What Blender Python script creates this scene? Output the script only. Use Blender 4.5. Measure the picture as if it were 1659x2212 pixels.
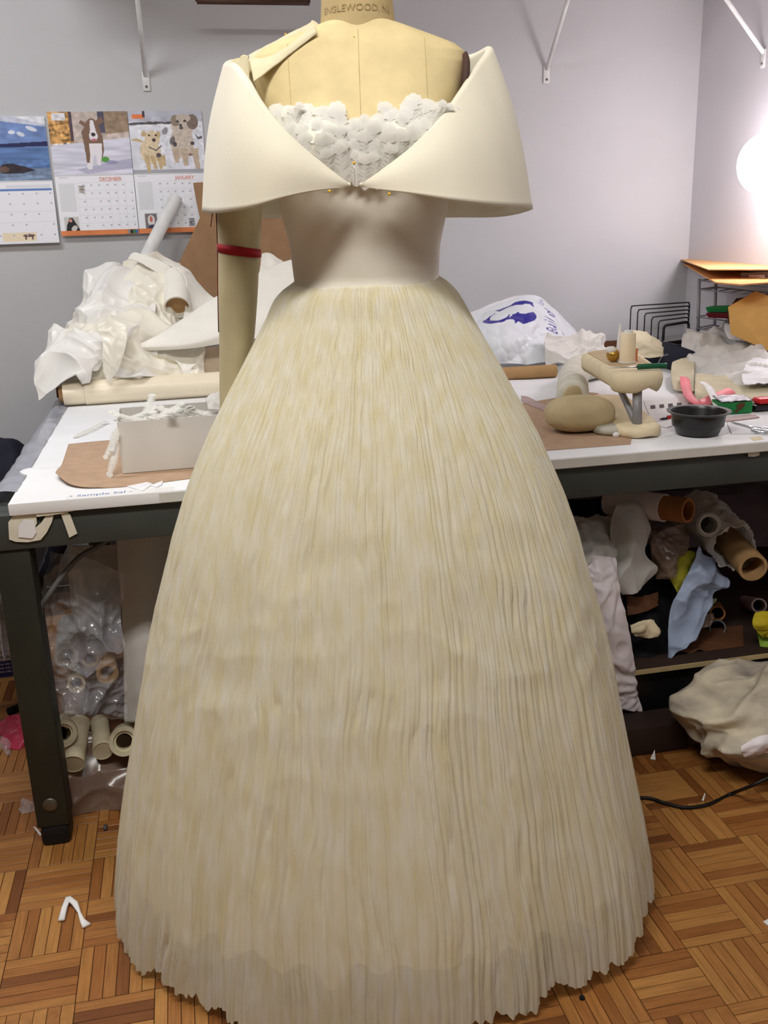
import bpy, bmesh, math, random
import numpy as np
from math import sin, cos, pi, radians, sqrt
from mathutils import Vector, Matrix

for o in list(bpy.data.objects):
    bpy.data.objects.remove(o)
SC = bpy.context.scene
COL = SC.collection
random.seed(7)

# ------------------------------------------------------------------ camera
FPX, PITCH, ROLL, YAW, CAMH = 2050., radians(16.8), radians(1.85), radians(11.5), 1.25
CP = np.array([0., 0., CAMH])
_F0 = np.array([sin(YAW), cos(YAW), 0]); _R0 = np.array([cos(YAW), -sin(YAW), 0]); _Z = np.array([0, 0, 1.])
CF = _F0*cos(PITCH) - _Z*sin(PITCH); _U0 = _F0*sin(PITCH) + _Z*cos(PITCH)
CR = _R0*cos(ROLL) - _U0*sin(ROLL); CU = _U0*cos(ROLL) + _R0*sin(ROLL)
cd = bpy.data.cameras.new('camera'); cam = bpy.data.objects.new('camera', cd); COL.objects.link(cam)
cd.sensor_fit = 'VERTICAL'; cd.sensor_height = 24.; cd.lens = 24.*FPX/2212.; cd.clip_start = .05; cd.clip_end = 50
cam.matrix_world = Matrix(((CR[0], CU[0], -CF[0], 0), (CR[1], CU[1], -CF[1], 0), (CR[2], CU[2], -CF[2], CAMH), (0, 0, 0, 1)))
SC.camera = cam

# ------------------------------------------------------------------ world, exposure, large lights
wd = bpy.data.worlds.new('world'); SC.world = wd; wd.use_nodes = True
wd.node_tree.nodes['Background'].inputs[0].default_value = (.8, .85, .9, 1)
wd.node_tree.nodes['Background'].inputs[1].default_value = .15
SC.view_settings.view_transform = 'Standard'; SC.view_settings.look = 'None'
SC.view_settings.exposure = 0.0; SC.view_settings.gamma = 1.0; SC.view_settings.use_curve_mapping = False
ZC = 2.72                                                     # ceiling height
FIX = [((-1.0, 2.35, ZC), 24, (.95, .97, 1.)), ((-.3, .52, ZC), 41, (1., .97, .92)), ((1.0, .0, ZC), 7, (1., .96, .9))]
for i, (loc, pw, c) in enumerate(FIX):
    ld = bpy.data.lights.new('tube_light', 'AREA'); ld.shape = 'RECTANGLE'; ld.size = 1.2; ld.size_y = .22
    ld.energy = pw; ld.color = c
    lo = bpy.data.objects.new('tube_light', ld); COL.objects.link(lo)
    lo.location = (loc[0], loc[1], ZC - .115)

# ------------------------------------------------------------------ pixel helpers (photograph frame 1659 x 2212)
H = .766          # table top height
YW, XW = 3.5, 1.955  # back wall, right wall
FA = radians(11); FO = np.array([.303, 1.57]); FX = np.array([cos(FA), -sin(FA)]); FY = np.array([sin(FA), cos(FA)])
def ray(x, y): return CF + CR*(x - 829.5)/FPX - CU*(y - 1106)/FPX
def P(x, y, Y): d = ray(x, y); return CP + d*(Y/d[1])
def T(x, y, z=H): d = ray(x, y); return CP + d*((z - CAMH)/d[2])
def G(x, y): return T(x, y, 0.)
def PX(x, y, X): d = ray(x, y); return CP + d*(X/d[0])
def LW(lx, ly, z): p = FO + FX*lx + FY*ly; return np.array([p[0], p[1], z])
def L(x, y, ly):                                              # on the plane of the dress form at local depth ly
    d = ray(x, y); t = (FO @ FY + ly)/(d[:2] @ FY); return CP + d*t
def loc2(p): q = np.asarray(p)[..., :2] - FO; return q @ FX, q @ FY
def toPX(p):
    v = np.asarray(p, float) - CP; z = v @ CF
    return 829.5 + FPX*(v @ CR)/z, 1106 - FPX*(v @ CU)/z

# ------------------------------------------------------------------ noise
_rng = np.random.RandomState(3); _perm = _rng.permutation(256); _perm = np.concatenate([_perm, _perm, _perm])
_gr = _rng.randn(256, 3); _gr /= np.linalg.norm(_gr, axis=1)[:, None]
def perlin(p):
    p = np.asarray(p, float); i = np.floor(p).astype(int); f = p - i; u = f*f*f*(f*(f*6 - 15) + 10); i &= 255
    r = 0
    for dx in (0, 1):
        for dy in (0, 1):
            for dz in (0, 1):
                h = _perm[_perm[_perm[i[..., 0] + dx] + i[..., 1] + dy] + i[..., 2] + dz] & 255
                d = (_gr[h]*(f - np.array([dx, dy, dz]))).sum(-1)
                w = (u[..., 0] if dx else 1 - u[..., 0])*(u[..., 1] if dy else 1 - u[..., 1])*(u[..., 2] if dz else 1 - u[..., 2])
                r = r + w*d
    return r
def crumple(p, f, seed=0, octs=3, warp=.5):
    p = np.asarray(p)*f + seed*17.3
    w = np.stack([perlin(p*.7 + 5), perlin(p*.7 + 11), perlin(p*.7 + 23)], -1)*warp*2
    s = 0; a = 1.
    for k in range(octs):
        s = s + a*(1 - 2.6*np.abs(perlin((p + w)*(1.9**k) + k*7.7))); a *= .5
    return s/1.75 - .3

_wp = np.random.RandomState(9).rand(256, 3)
def worley(p):                                                  # squared distance to the nearest scattered point: bowls between sharp ridges
    p = np.asarray(p, float); i = np.floor(p).astype(int); best = np.full(p.shape[:-1], 9.)
    for dx in (-1, 0, 1):
        for dy in (-1, 0, 1):
            for dz in (-1, 0, 1):
                c = i + np.array([dx, dy, dz]); h = _perm[_perm[_perm[c[..., 0] & 255] + (c[..., 1] & 255)] + (c[..., 2] & 255)] & 255
                best = np.minimum(best, ((c + _wp[h] - p)**2).sum(-1))
    return best
def creases(p, f, seed=0, octs=2, warp=.35):
    p = np.asarray(p)*f + seed*13.7; w = np.stack([perlin(p*.6 + 5), perlin(p*.6 + 11), perlin(p*.6 + 23)], -1)*warp*2
    s = 0; a = 1.
    for k in range(octs): s = s + a*worley((p + w)*(2.1**k) + k*3.1); a *= .35
    return np.clip(s, 0, 1.4)*1.3 - .45

# ------------------------------------------------------------------ mesh helpers
def off(o):
    v = np.zeros(3)
    while o is not None: v = v + np.array(o.location); o = o.parent
    return v
def tag(o, label=None, cat=None, group=None, kind=None):
    if label: o['label'] = label
    if cat: o['category'] = cat
    if group: o['group'] = group
    if kind: o['kind'] = kind
    return o
def thing(name, label, cat, loc, group=None):
    o = bpy.data.objects.new(name, None); COL.objects.link(o); o.location = tuple(loc); o.empty_display_size = .05
    return tag(o, label, cat, group)
def obj(name, vf, m, parent=None, smooth=True, loc=None, colors=None, auto=None):
    V, F = vf; V = np.asarray(V, float)
    o_ = off(parent) if parent is not None else np.zeros(3)
    if parent is None:
        if loc is None: loc = ((V[:, 0].min() + V[:, 0].max())/2, (V[:, 1].min() + V[:, 1].max())/2, V[:, 2].min())
        o_ = np.array(loc, float)
    me = bpy.data.meshes.new(name); me.from_pydata((V - o_).tolist(), [], [list(f) for f in F] if not isinstance(F, np.ndarray) else F.tolist()); me.update()
    if colors is None and len(me.polygons) < 30000:
        bm = bmesh.new(); bm.from_mesh(me); bmesh.ops.recalc_face_normals(bm, faces=bm.faces); bm.to_mesh(me); bm.free()
    if colors is not None:
        ca = me.color_attributes.new('Col', 'FLOAT_COLOR', 'POINT')
        ca.data.foreach_set('color', np.concatenate([colors, np.ones((len(colors), 1))], 1).astype(np.float32).ravel())
    o = bpy.data.objects.new(name, me); COL.objects.link(o)
    for mm in (m if isinstance(m, (list, tuple)) else [m]): me.materials.append(mm)
    if smooth:
        me.polygons.foreach_set('use_smooth', [True]*len(me.polygons))
        if auto is not None:
            try: me.set_sharp_from_angle(angle=radians(auto))
            except Exception: pass
    if parent is not None: o.parent = parent
    else: o.location = tuple(o_)
    return o
def solo(name, vf, m, label, cat, group=None, **k):
    return tag(obj(name, vf, m, **k), label, cat, group)
def struct(name, vf, m, **k): return tag(obj(name, vf, m, smooth=False, **k), kind='structure')
def J(*vfs):
    V = []; F = []; n = 0
    for v, f in vfs:
        V.append(np.asarray(v, float)); F += [[int(i) + n for i in q] for q in f]; n += len(v)
    return np.concatenate(V), F
def gridF(nu, nv, cu=False, cv=False):
    F = []
    for i in range(nu if cu else nu - 1):
        i2 = (i + 1) % nu
        for j in range(nv if cv else nv - 1):
            j2 = (j + 1) % nv
            F.append((i*nv + j, i2*nv + j, i2*nv + j2, i*nv + j2))
    return F
def box(a, b, bev=0., rot=0., seg=2):
    a = np.array(a, float); b = np.array(b, float); c = (a + b)/2; s = np.abs(b - a)
    bm = bmesh.new(); bmesh.ops.create_cube(bm, size=1.); bmesh.ops.scale(bm, vec=Vector(s), verts=bm.verts)
    if bev > 0: bmesh.ops.bevel(bm, geom=bm.edges[:], offset=min(bev, s.min()*.45), segments=seg, affect='EDGES', profile=.5)
    if rot: bmesh.ops.rotate(bm, cent=(0, 0, 0), matrix=Matrix.Rotation(rot, 3, 'Z'), verts=bm.verts)
    V = np.array([v.co[:] for v in bm.verts]) + c; bm.verts.index_update(); F = [[v.index for v in f.verts] for f in bm.faces]; bm.free()
    return V, F
def frame_of(d):
    d = np.asarray(d, float); d = d/np.linalg.norm(d); a = np.array([0, 0, 1.]) if abs(d[2]) < .9 else np.array([1., 0, 0])
    u = np.cross(a, d); u /= np.linalg.norm(u); return u, np.cross(d, u), d
def rings(path, rads, n=16, cap=True, squash=(1, 1)):
    path = np.asarray(path, float); m = len(path); V = []
    if np.isscalar(rads): rads = [rads]*m
    u0 = None
    for i in range(m):
        d = path[min(i + 1, m - 1)] - path[max(i - 1, 0)]
        u, v, d = frame_of(d)
        if u0 is not None:
            u = u0 - d*(u0 @ d); u /= np.linalg.norm(u) + 1e-9; v = np.cross(d, u)
        u0 = u
        for k in range(n):
            t = 2*pi*k/n; V.append(path[i] + rads[i]*(squash[0]*cos(t)*u + squash[1]*sin(t)*v))
    F = [(i*n + k, i*n + (k + 1) % n, (i + 1)*n + (k + 1) % n, (i + 1)*n + k) for i in range(m - 1) for k in range(n)]
    if cap: F += [list(range(n))[::-1], list(range((m - 1)*n, m*n))]
    return np.array(V), F
def spline(pts, n=8):
    pts = np.asarray(pts, float); m = len(pts); out = []
    for i in range(m - 1):
        p0 = pts[max(i - 1, 0)]; p1 = pts[i]; p2 = pts[i + 1]; p3 = pts[min(i + 2, m - 1)]
        for k in range(n):
            t = k/n
            out.append(.5*((2*p1) + (p2 - p0)*t + (2*p0 - 5*p1 + 4*p2 - p3)*t*t + (3*p1 - p0 - 3*p2 + p3)*t**3))
    out.append(pts[-1]); return np.array(out)
def pipe(pts, r, n=8, sub=8): return rings(spline(pts, sub) if sub > 1 else np.asarray(pts, float), r, n)
def hollow(p0, p1, ro, ri, n=28):                              # a tube open at both ends
    p0 = np.asarray(p0, float); p1 = np.asarray(p1, float); u, v, d = frame_of(p1 - p0); V = []
    for p, r in ((p0, ri), (p0, ro), (p1, ro), (p1, ri)):
        for k in range(n):
            t = 2*pi*k/n; V.append(p + r*(cos(t)*u + sin(t)*v))
    return np.array(V), gridF(4, n, True, True)
def lathe(prof, c, n=32):
    V = []; c = np.asarray(c, float)
    for r, z in prof:
        for k in range(n):
            t = 2*pi*k/n; V.append(c + np.array([r*cos(t), r*sin(t), z]))
    F = [(i*n + k, i*n + (k + 1) % n, (i + 1)*n + (k + 1) % n, (i + 1)*n + k) for i in range(len(prof) - 1) for k in range(n)]
    F += [list(range(n))[::-1], list(range((len(prof) - 1)*n, len(prof)*n))]
    return np.array(V), F
def prism(pts, vec):                                           # a flat outline given thickness
    pts = np.asarray(pts, float); n = len(pts); vec = np.asarray(vec, float)
    V = np.concatenate([pts, pts + vec])
    F = [list(range(n))[::-1], list(range(n, 2*n))] + [[i, (i + 1) % n, n + (i + 1) % n, n + i] for i in range(n)]
    return V, F
def bic(net, nu, nv):                                          # bicubic surface through a net of points
    net = np.asarray(net, float); a, b = net.shape[:2]
    def interp(arr, n):
        m = len(arr); t = np.linspace(0, m - 1, n); i = np.minimum(t.astype(int), m - 2); f = (t - i).reshape((-1,) + (1,)*(arr.ndim - 1))
        p0 = arr[np.maximum(i - 1, 0)]; p1 = arr[i]; p2 = arr[i + 1]; p3 = arr[np.minimum(i + 2, m - 1)]
        return .5*((2*p1) + (p2 - p0)*f + (2*p0 - 5*p1 + 4*p2 - p3)*f*f + (3*p1 - p0 - 3*p2 + p3)*f**3)
    s = interp(net, nu); s = np.swapaxes(interp(np.swapaxes(s, 0, 1), nv), 0, 1)
    return s
def normals(S):
    du = np.gradient(S, axis=0); dv = np.gradient(S, axis=1); n = np.cross(du, dv); n /= np.linalg.norm(n, axis=-1, keepdims=True) + 1e-12
    return n
def sheet(net, nu=50, nv=50, amp=.01, f=12, seed=0, octs=3, zmin=None, ymax=None, edge=.0, thick=.0015, warp=.5, fold=0):
    S = bic(net, nu, nv); N = normals(S)
    d = creases(S, f, seed, octs, warp)*amp if fold else crumple(S, f, seed, octs, warp)*amp
    if edge:
        e = perlin(np.stack([np.linspace(0, 9, nu)[:, None] + 0*S[..., 0], np.linspace(0, 9, nv)[None] + 0*S[..., 0], 0*S[..., 0] + seed], -1))
        S = S + (S - S.mean((0, 1)))*(e[..., None]*edge)
    S = S + N*d[..., None]
    if zmin is not None: S[..., 2] = np.maximum(S[..., 2], zmin + .002)
    if ymax is not None: S[..., 1] = np.minimum(S[..., 1], ymax)
    S[..., 0] = np.minimum(S[..., 0], XW - .012)
    a = S.reshape(-1, 3); b = (S - normals(S)*thick).reshape(-1, 3)
    F = gridF(nu, nv); n = nu*nv
    F2 = F + [tuple(i + n for i in q[::-1]) for q in F]
    bd = [i*nv for i in range(nu)] + [(nu - 1)*nv + j for j in range(1, nv)] + [i*nv + nv - 1 for i in range(nu - 2, -1, -1)] + [j for j in range(nv - 2, 0, -1)]
    F2 += [(bd[i], bd[(i + 1) % len(bd)], bd[(i + 1) % len(bd)] + n, bd[i] + n)[::-1] for i in range(len(bd))]
    return np.concatenate([a, b]), F2
def netP(rows): return [[P(*q) for q in r] for r in rows]
def lump(c, r, amp=.2, f=2.5, seed=0, nu=64, nv=40, zmin=None, octs=3, power=1., rot=0., fold=0):
    c = np.asarray(c, float); r = np.asarray(r, float)
    th = np.linspace(0, 2*pi, nu, endpoint=False)[:, None]; ph = np.linspace(.02, pi - .02, nv)[None]
    D = np.stack([np.cos(th)*np.sin(ph), np.sin(th)*np.sin(ph), np.cos(ph) + 0*th], -1)
    D = np.sign(D)*np.abs(D)**power
    k = 1 + amp*(creases(D, f, seed, octs) if fold else crumple(D, f, seed, octs))
    S = D*r*k[..., None]
    if rot: S = S @ np.array([[cos(rot), sin(rot), 0], [-sin(rot), cos(rot), 0], [0, 0, 1]])
    S = S + c
    if zmin is not None: S[..., 2] = np.maximum(S[..., 2], zmin)
    F = gridF(nu, nv, True); F += [[i*nv for i in range(nu)], [i*nv + nv - 1 for i in range(nu)][::-1]]
    return S.reshape(-1, 3), F
def text_vf(s, size, ext=0., align='LEFT'):
    cu = bpy.data.curves.new('t', 'FONT'); cu.body = s; cu.size = size; cu.align_x = align; cu.resolution_u = 3
    o = bpy.data.objects.new('t', cu); COL.objects.link(o)
    dg = bpy.context.evaluated_depsgraph_get(); me = bpy.data.meshes.new_from_object(o.evaluated_get(dg))
    V = np.array([v.co[:] for v in me.vertices]).reshape(-1, 3); F = [list(p.vertices) for p in me.polygons]
    bpy.data.objects.remove(o); bpy.data.curves.remove(cu); bpy.data.meshes.remove(me)
    return V, F
def mapv(vf, fn): return np.array([fn(*v) for v in vf[0]]), vf[1]

# ------------------------------------------------------------------ materials
def lin(c): c = np.asarray(c, float)/255.; return np.where(c <= .04045, c/12.92, ((c + .055)/1.055)**2.4)
MATS = {}
def mat(name, rgb, rough=.6, var=.08, scale=20., spec=.3, sheen=0., alpha=1., metal=0., bump=0., bscale=80., stretch=(1, 1, 1), rgb2=None, transl=0., emis=0., coat=0.):
    m = bpy.data.materials.new(name); m.use_nodes = True; nt = m.node_tree; N = nt.nodes; Lk = nt.links
    b = N['Principled BSDF']; out = N['Material Output']
    tc = N.new('ShaderNodeTexCoord'); mp = N.new('ShaderNodeMapping'); mp.inputs['Scale'].default_value = stretch
    Lk.new(tc.outputs['Object'], mp.inputs[0])
    nz = N.new('ShaderNodeTexNoise'); nz.inputs['Scale'].default_value = scale; nz.inputs['Detail'].default_value = 4
    Lk.new(mp.outputs[0], nz.inputs['Vector'])
    rp = N.new('ShaderNodeValToRGB'); c = lin(rgb); c2 = lin(rgb2) if rgb2 is not None else np.clip(c*(1 - 2*var), 0, 1)
    c1 = c if rgb2 is not None else np.clip(c*(1 + var), 0, 1)
    rp.color_ramp.elements[0].position = .3; rp.color_ramp.elements[1].position = .7
    rp.color_ramp.elements[0].color = (*c2, 1); rp.color_ramp.elements[1].color = (*c1, 1)
    Lk.new(nz.outputs[0], rp.inputs[0]); Lk.new(rp.outputs[0], b.inputs['Base Color'])
    b.inputs['Roughness'].default_value = rough; b.inputs['Specular IOR Level'].default_value = spec; b.inputs['Metallic'].default_value = metal
    b.inputs['Sheen Weight'].default_value = sheen; b.inputs['Alpha'].default_value = alpha; b.inputs['Coat Weight'].default_value = coat
    if emis: Lk.new(rp.outputs[0], b.inputs['Emission Color']); b.inputs['Emission Strength'].default_value = emis
    if bump:
        n2 = N.new('ShaderNodeTexNoise'); n2.inputs['Scale'].default_value = bscale; n2.inputs['Detail'].default_value = 3; Lk.new(mp.outputs[0], n2.inputs['Vector'])
        bp = N.new('ShaderNodeBump'); bp.inputs['Strength'].default_value = bump; bp.inputs['Distance'].default_value = .01; Lk.new(n2.outputs[0], bp.inputs['Height']); Lk.new(bp.outputs[0], b.inputs['Normal'])
    if transl:
        tr = N.new('ShaderNodeBsdfTranslucent'); Lk.new(rp.outputs[0], tr.inputs[0]); mx = N.new('ShaderNodeMixShader'); mx.inputs[0].default_value = transl
        Lk.new(b.outputs[0], mx.inputs[1]); Lk.new(tr.outputs[0], mx.inputs[2])
        if alpha < 1:
            tp = N.new('ShaderNodeBsdfTransparent'); m2 = N.new('ShaderNodeMixShader'); m2.inputs[0].default_value = alpha
            b.inputs['Alpha'].default_value = 1.; Lk.new(tp.outputs[0], m2.inputs[1]); Lk.new(mx.outputs[0], m2.inputs[2]); Lk.new(m2.outputs[0], out.inputs[0])
        else: Lk.new(mx.outputs[0], out.inputs[0])
    MATS[name] = m; return m
def attr_mat(name, rough=.5, alpha=1., transl=0.):
    m = bpy.data.materials.new(name); m.use_nodes = True; nt = m.node_tree; b = nt.nodes['Principled BSDF']
    a = nt.nodes.new('ShaderNodeVertexColor'); a.layer_name = 'Col'; nt.links.new(a.outputs[0], b.inputs['Base Color'])
    b.inputs['Roughness'].default_value = rough; b.inputs['Specular IOR Level'].default_value = .3; b.inputs['Alpha'].default_value = alpha
    return m
M = mat
m_wall = M('wall_paint', (199, 199, 202), .8, .02, 3)
m_wallu = M('far_wall_paint', (130, 124, 118), .9, .05, 3)
m_wallr = M('wall_paint_side', (206, 203, 208), .8, .02, 3)
m_ceil = M('ceiling_paint', (225, 225, 222), .9, .02, 4)
m_linen = M('form_linen', (224, 205, 156), .85, .05, 25, bump=.05, bscale=400)
m_neck = M('neck_linen', (196, 174, 128), .85, .06, 25, bump=.05, bscale=400)
m_arm = M('arm_canvas', (205, 193, 155), .85, .05, 20, bump=.05, bscale=400)
m_wool = M('ivory_wool', (234, 228, 208), .9, .02, 8, sheen=.3, bump=.04, bscale=500)
m_bod = M('bodice_satin', (236, 231, 216), .55, .03, 6, bump=.03, bscale=400)
m_organza = M('organza', (243, 240, 228), .6, 0, 1, rgb2=(234, 225, 190), transl=.22, alpha=.80, sheen=.1, stretch=(60, 60, 1.1))
m_lining = M('petticoat_lining', (234, 226, 196), .8, .03, 10)
m_feather = M('white_feather', (250, 249, 244), .9, .015, 60, transl=.35, sheen=.4, spec=.1)
m_muslin = M('muslin', (218, 208, 176), .9, .05, 30, bump=.08, bscale=200)
m_yellow = M('yellow_plastic', (240, 190, 50), .35)
m_steelpin = M('pin_steel', (200, 200, 200), .3, metal=1.)
m_red = M('red_tape', (178, 28, 40), .7)
m_redthread = M('dark_red_thread', (105, 25, 35), .8)
m_plate = M('armhole_plate', (82, 60, 52), .7)
m_stand = M('stand_iron', (40, 40, 42), .5, metal=.4)
m_seam = M('seam_thread', (200, 180, 132), .9)
m_ink = M('stamp_ink', (150, 130, 92), .9, rgb2=(185, 165, 122), scale=180)
m_top = M('table_paper', (236, 236, 238), .6, .03, 5)
m_topedge = M('table_edge', (214, 212, 206), .7, .05, 12)
m_steel = M('olive_steel', (62, 66, 62), .55, .1, 8, spec=.4)
m_leg = M('dark_olive_steel', (40, 42, 34), .55, .12, 10, spec=.4)
m_blackrub = M('black_rubber', (22, 22, 24), .5)
m_bolt = M('bolt_steel', (110, 105, 95), .4, metal=.7)
m_torn = M('torn_paper', (222, 216, 198), .85, .06, 30)
m_tape = M('white_tape', (232, 230, 228), .6, .03, 30)
m_kraft = M('kraft_paper', (184, 154, 128), .85, .05, 30)
m_card = M('cardboard', (160, 126, 94), .9, .07, 20)
m_tube = M('cardboard_tube', (176, 140, 96), .85, .06, 25, stretch=(1, 1, 1))
m_tubeo = M('cardboard_tube_orange', (165, 110, 62), .85, .08, 25)
m_satin = M('ivory_satin', (244, 238, 222), .32, .03, 5, spec=.5, sheen=.2)
m_satinw = M('white_satin', (240, 237, 232), .35, .03, 5, spec=.5, sheen=.2)
m_cream = M('cream_satin_roll', (244, 232, 206), .38, .04, 9, spec=.5)
m_felt = M('white_wool_felt', (244, 240, 230), .95, .02, 20, sheen=.3)
m_peach = M('peach_organza', (240, 222, 196), .6, .06, 8, transl=.3)
m_boxw = M('white_carton', (222, 218, 212), .8, .03, 10)
m_white = M('white_paint', (225, 225, 224), .5)
m_paper = M('white_paper', (236, 235, 238), .8, .03, 10)
m_grey = M('grey_metal', (150, 148, 152), .45, .06, 20, metal=.2)
m_black = M('black_metal', (38, 38, 40), .45)
m_blackp = M('black_plastic', (18, 18, 20), .3, spec=.5)
m_blackcl = M('black_cloth', (22, 22, 28), .9, .2, 10)
m_navy = M('navy_cloth', (38, 40, 54), .9, .15, 12)
m_clear = M('clear_plastic', (222, 222, 230), .08, .04, 8, spec=1., alpha=.17)
m_clearg = M('grey_plastic_sheet', (186, 188, 200), .18, .06, 8, spec=.8, alpha=.6)
m_tissue = M('white_tissue', (244, 241, 237), .8, .03, 14, transl=.3)
m_roll = M('padded_roll_cotton', (216, 212, 198), .9, .06, 22, bump=.15, bscale=60)
m_ham = M('ham_canvas', (196, 178, 140), .9, .06, 14, bump=.1, bscale=250)
m_pad = M('pad_muslin', (230, 214, 180), .9, .05, 20, bump=.1, bscale=200)
m_wood = M('pressing_wood', (200, 176, 140), .7, .1, 6, stretch=(1, 8, 1))
m_board = M('pad_cover_grey', (196, 192, 180), .9, .05, 16)
m_thread = M('cream_thread', (240, 222, 190), .7, .05, 10, stretch=(1, 1, 60))
m_green = M('green_handle', (30, 92, 62), .4)
m_greenb = M('green_card', (34, 128, 66), .6)
m_pink = M('pink_satin', (238, 128, 138), .5, .08, 12)
m_mauve = M('mauve_ribbon', (182, 156, 152), .6)
m_redp = M('red_plastic', (206, 40, 44), .4)
m_env = M('manila_envelope', (226, 160, 96), .75, .05, 9)
m_env2 = M('tan_envelope', (214, 166, 112), .8, .05, 9)
m_envp = M('padded_envelope', (222, 172, 100), .75, .06, 14, bump=.25, bscale=30)
m_brownp = M('brown_leather', (70, 46, 34), .6, .12, 10)
m_beige = M('beige_muslin', (206, 196, 168), .9, .06, 14)
m_lilac = M('lilac_white_satin', (232, 224, 228), .4, .06, 6, spec=.5)
m_coldw = M('cold_white_cloth', (206, 206, 202), .85, .05, 9)
m_mauved = M('mauve_grey_cloth', (122, 108, 116), .9, .12, 6)
m_maroon = M('maroon_cloth', (72, 22, 28), .85, .15, 9)
m_ltblue = M('pale_blue_satin', (168, 184, 214), .45, .1, 9, spec=.4)
m_olive = M('yellow_green_cloth', (168, 164, 50), .8, .12, 10)
m_yelp = M('yellow_cloth', (206, 184, 40), .7, .1, 10)
m_lime = M('lime_bag', (150, 186, 70), .6, .15, 9)
m_sage = M('sage_cloth', (120, 130, 98), .85, .12, 14)
m_canvas = M('stained_canvas', (224, 214, 188), .9, .0, 9, rgb2=(140, 130, 126), stretch=(.8, .8, 2.2))
m_darkw = M('dark_board', (54, 40, 34), .7, .12, 6)
m_shelfw = M('raw_board_edge', (190, 168, 124), .8, .08, 12)
m_cable = M('grey_cable', (92, 90, 88), .55)
m_cableb = M('black_cable', (20, 18, 18), .45)
m_carton = M('printed_carton', (206, 196, 190), .75, .03, 9)
m_blue = M('blue_print', (40, 42, 96), .6)
m_inkd = M('dark_print', (70, 60, 62), .7)
m_pinkp = M('pink_film', (200, 66, 96), .3, .15, 14, alpha=.85)
m_smoke = M('smoky_film', (150, 126, 112), .2, .1, 10, spec=.6, alpha=.5)
m_frost = M('frosted_film', (228, 226, 222), .45, .05, 5, alpha=.85)
m_brownc = M('brown_cloth', (98, 62, 40), .8, .15, 12)
m_bluepen = M('blue_pen', (70, 110, 180), .7)
m_gold = M('gold_metal', (190, 150, 70), .3, metal=.8)
m_orange = M('orange_card', (226, 136, 84), .6)
m_silver = M('silver_metal', (200, 202, 206), .25, metal=.9)
m_bulb = M('lamp_globe', (255, 246, 250), .4, 0, 1, emis=30.)
m_tubeem = M('fluorescent_tube', (255, 250, 240), .4, 0, 1, emis=2.5)
m_print = attr_mat('printed_picture', .45)
m_bagprint = attr_mat('printed_plastic_bag', .35)

# ================================================================== the room
X0, Y0 = -2.3, -1.7
struct('wall_back', box((X0, YW, 0), (XW + .1, YW + .1, ZC)), m_wall)
struct('wall_right', box((XW, Y0, 0), (XW + .1, YW, ZC)), m_wallr)
struct('wall_left', box((X0 - .1, Y0, 0), (X0, YW, ZC)), m_wallu)
struct('wall_front', box((X0, Y0 - .1, 0), (XW, Y0, ZC)), m_wallu)
struct('ceiling', box((X0, Y0, ZC), (XW, YW, ZC + .1)), m_ceil)

# parquet: squares of six fingers, each finger its own piece
def parquet_mat(name, single):
    m = bpy.data.materials.new(name); m.use_nodes = True; nt = m.node_tree; N = nt.nodes; Lk = nt.links; b = N['Principled BSDF']
    if single: src = N.new('ShaderNodeObjectInfo').outputs['Random']
    else:
        a = N.new('ShaderNodeAttribute'); a.attribute_name = 'tone'; src = a.outputs['Fac']
    rp = N.new('ShaderNodeValToRGB'); e = rp.color_ramp.elements
    cols = [(112, 66, 32), (140, 88, 43), (154, 101, 52), (164, 112, 59), (174, 124, 67), (146, 92, 46)]
    e[0].color = (*lin(cols[0]), 1); e[1].position = 1.; e[1].color = (*lin(cols[-1]), 1)
    for k, c in enumerate(cols[1:-1]): q = e.new(.14 + k*.2); q.color = (*lin(c), 1)
    Lk.new(src, rp.inputs[0])
    tc = N.new('ShaderNodeTexCoord'); mp = N.new('ShaderNodeMapping'); mp.inputs['Scale'].default_value = (14, 190, 10) if single else (60, 60, 10)
    ad = N.new('ShaderNodeVectorMath'); Lk.new(tc.outputs['Object'], ad.inputs[0]); Lk.new(src, ad.inputs[1]); Lk.new(ad.outputs[0], mp.inputs[0])
    nz = N.new('ShaderNodeTexNoise'); nz.inputs['Scale'].default_value = 1.; nz.inputs['Detail'].default_value = 5; Lk.new(mp.outputs[0], nz.inputs['Vector'])
    hs = N.new('ShaderNodeHueSaturation'); mr = N.new('ShaderNodeMapRange'); mr.inputs[1].default_value = .3; mr.inputs[2].default_value = .7; mr.inputs[3].default_value = .78; mr.inputs[4].default_value = 1.15
    Lk.new(nz.outputs[0], mr.inputs[0]); Lk.new(mr.outputs[0], hs.inputs['Value']); Lk.new(rp.outputs[0], hs.inputs['Color']); Lk.new(hs.outputs[0], b.inputs['Base Color'])
    b.inputs['Roughness'].default_value = .38; b.inputs['Specular IOR Level'].default_value = .4
    return m
m_pq1 = parquet_mat('parquet_finger', True); m_pqn = parquet_mat('parquet_field', False)
m_sub = M('parquet_joint', (70, 42, 22), .8)
floor = struct('floor', box((X0, Y0, -.05), (XW, YW, -.002)), m_sub)
TS, TX, TY = .1325, -.28, 1.393
fing = []
for i in range(-16, 18):
    for j in range(-12, 17):
        vert = (i + j) % 2 == 0
        for k in range(6):
            o_ = (k + .5)*TS/6
            c = (TX + i*TS + o_, TY + j*TS + TS/2) if vert else (TX + i*TS + TS/2, TY + j*TS + o_)
            if X0 + .08 < c[0] < XW - .08 and c[1] < YW - .08: fing.append((c[0], c[1], vert))
SILL = [(640, 608), (612, 630), (590, 655), (560, 720), (520, 800), (480, 880), (440, 960), (405, 1050), (380, 1130), (355, 1230), (340, 1300), (318, 1400), (300, 1500), (283, 1600), (268, 1700), (256, 1800), (248, 1900), (244, 2000), (244, 2060)]
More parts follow.
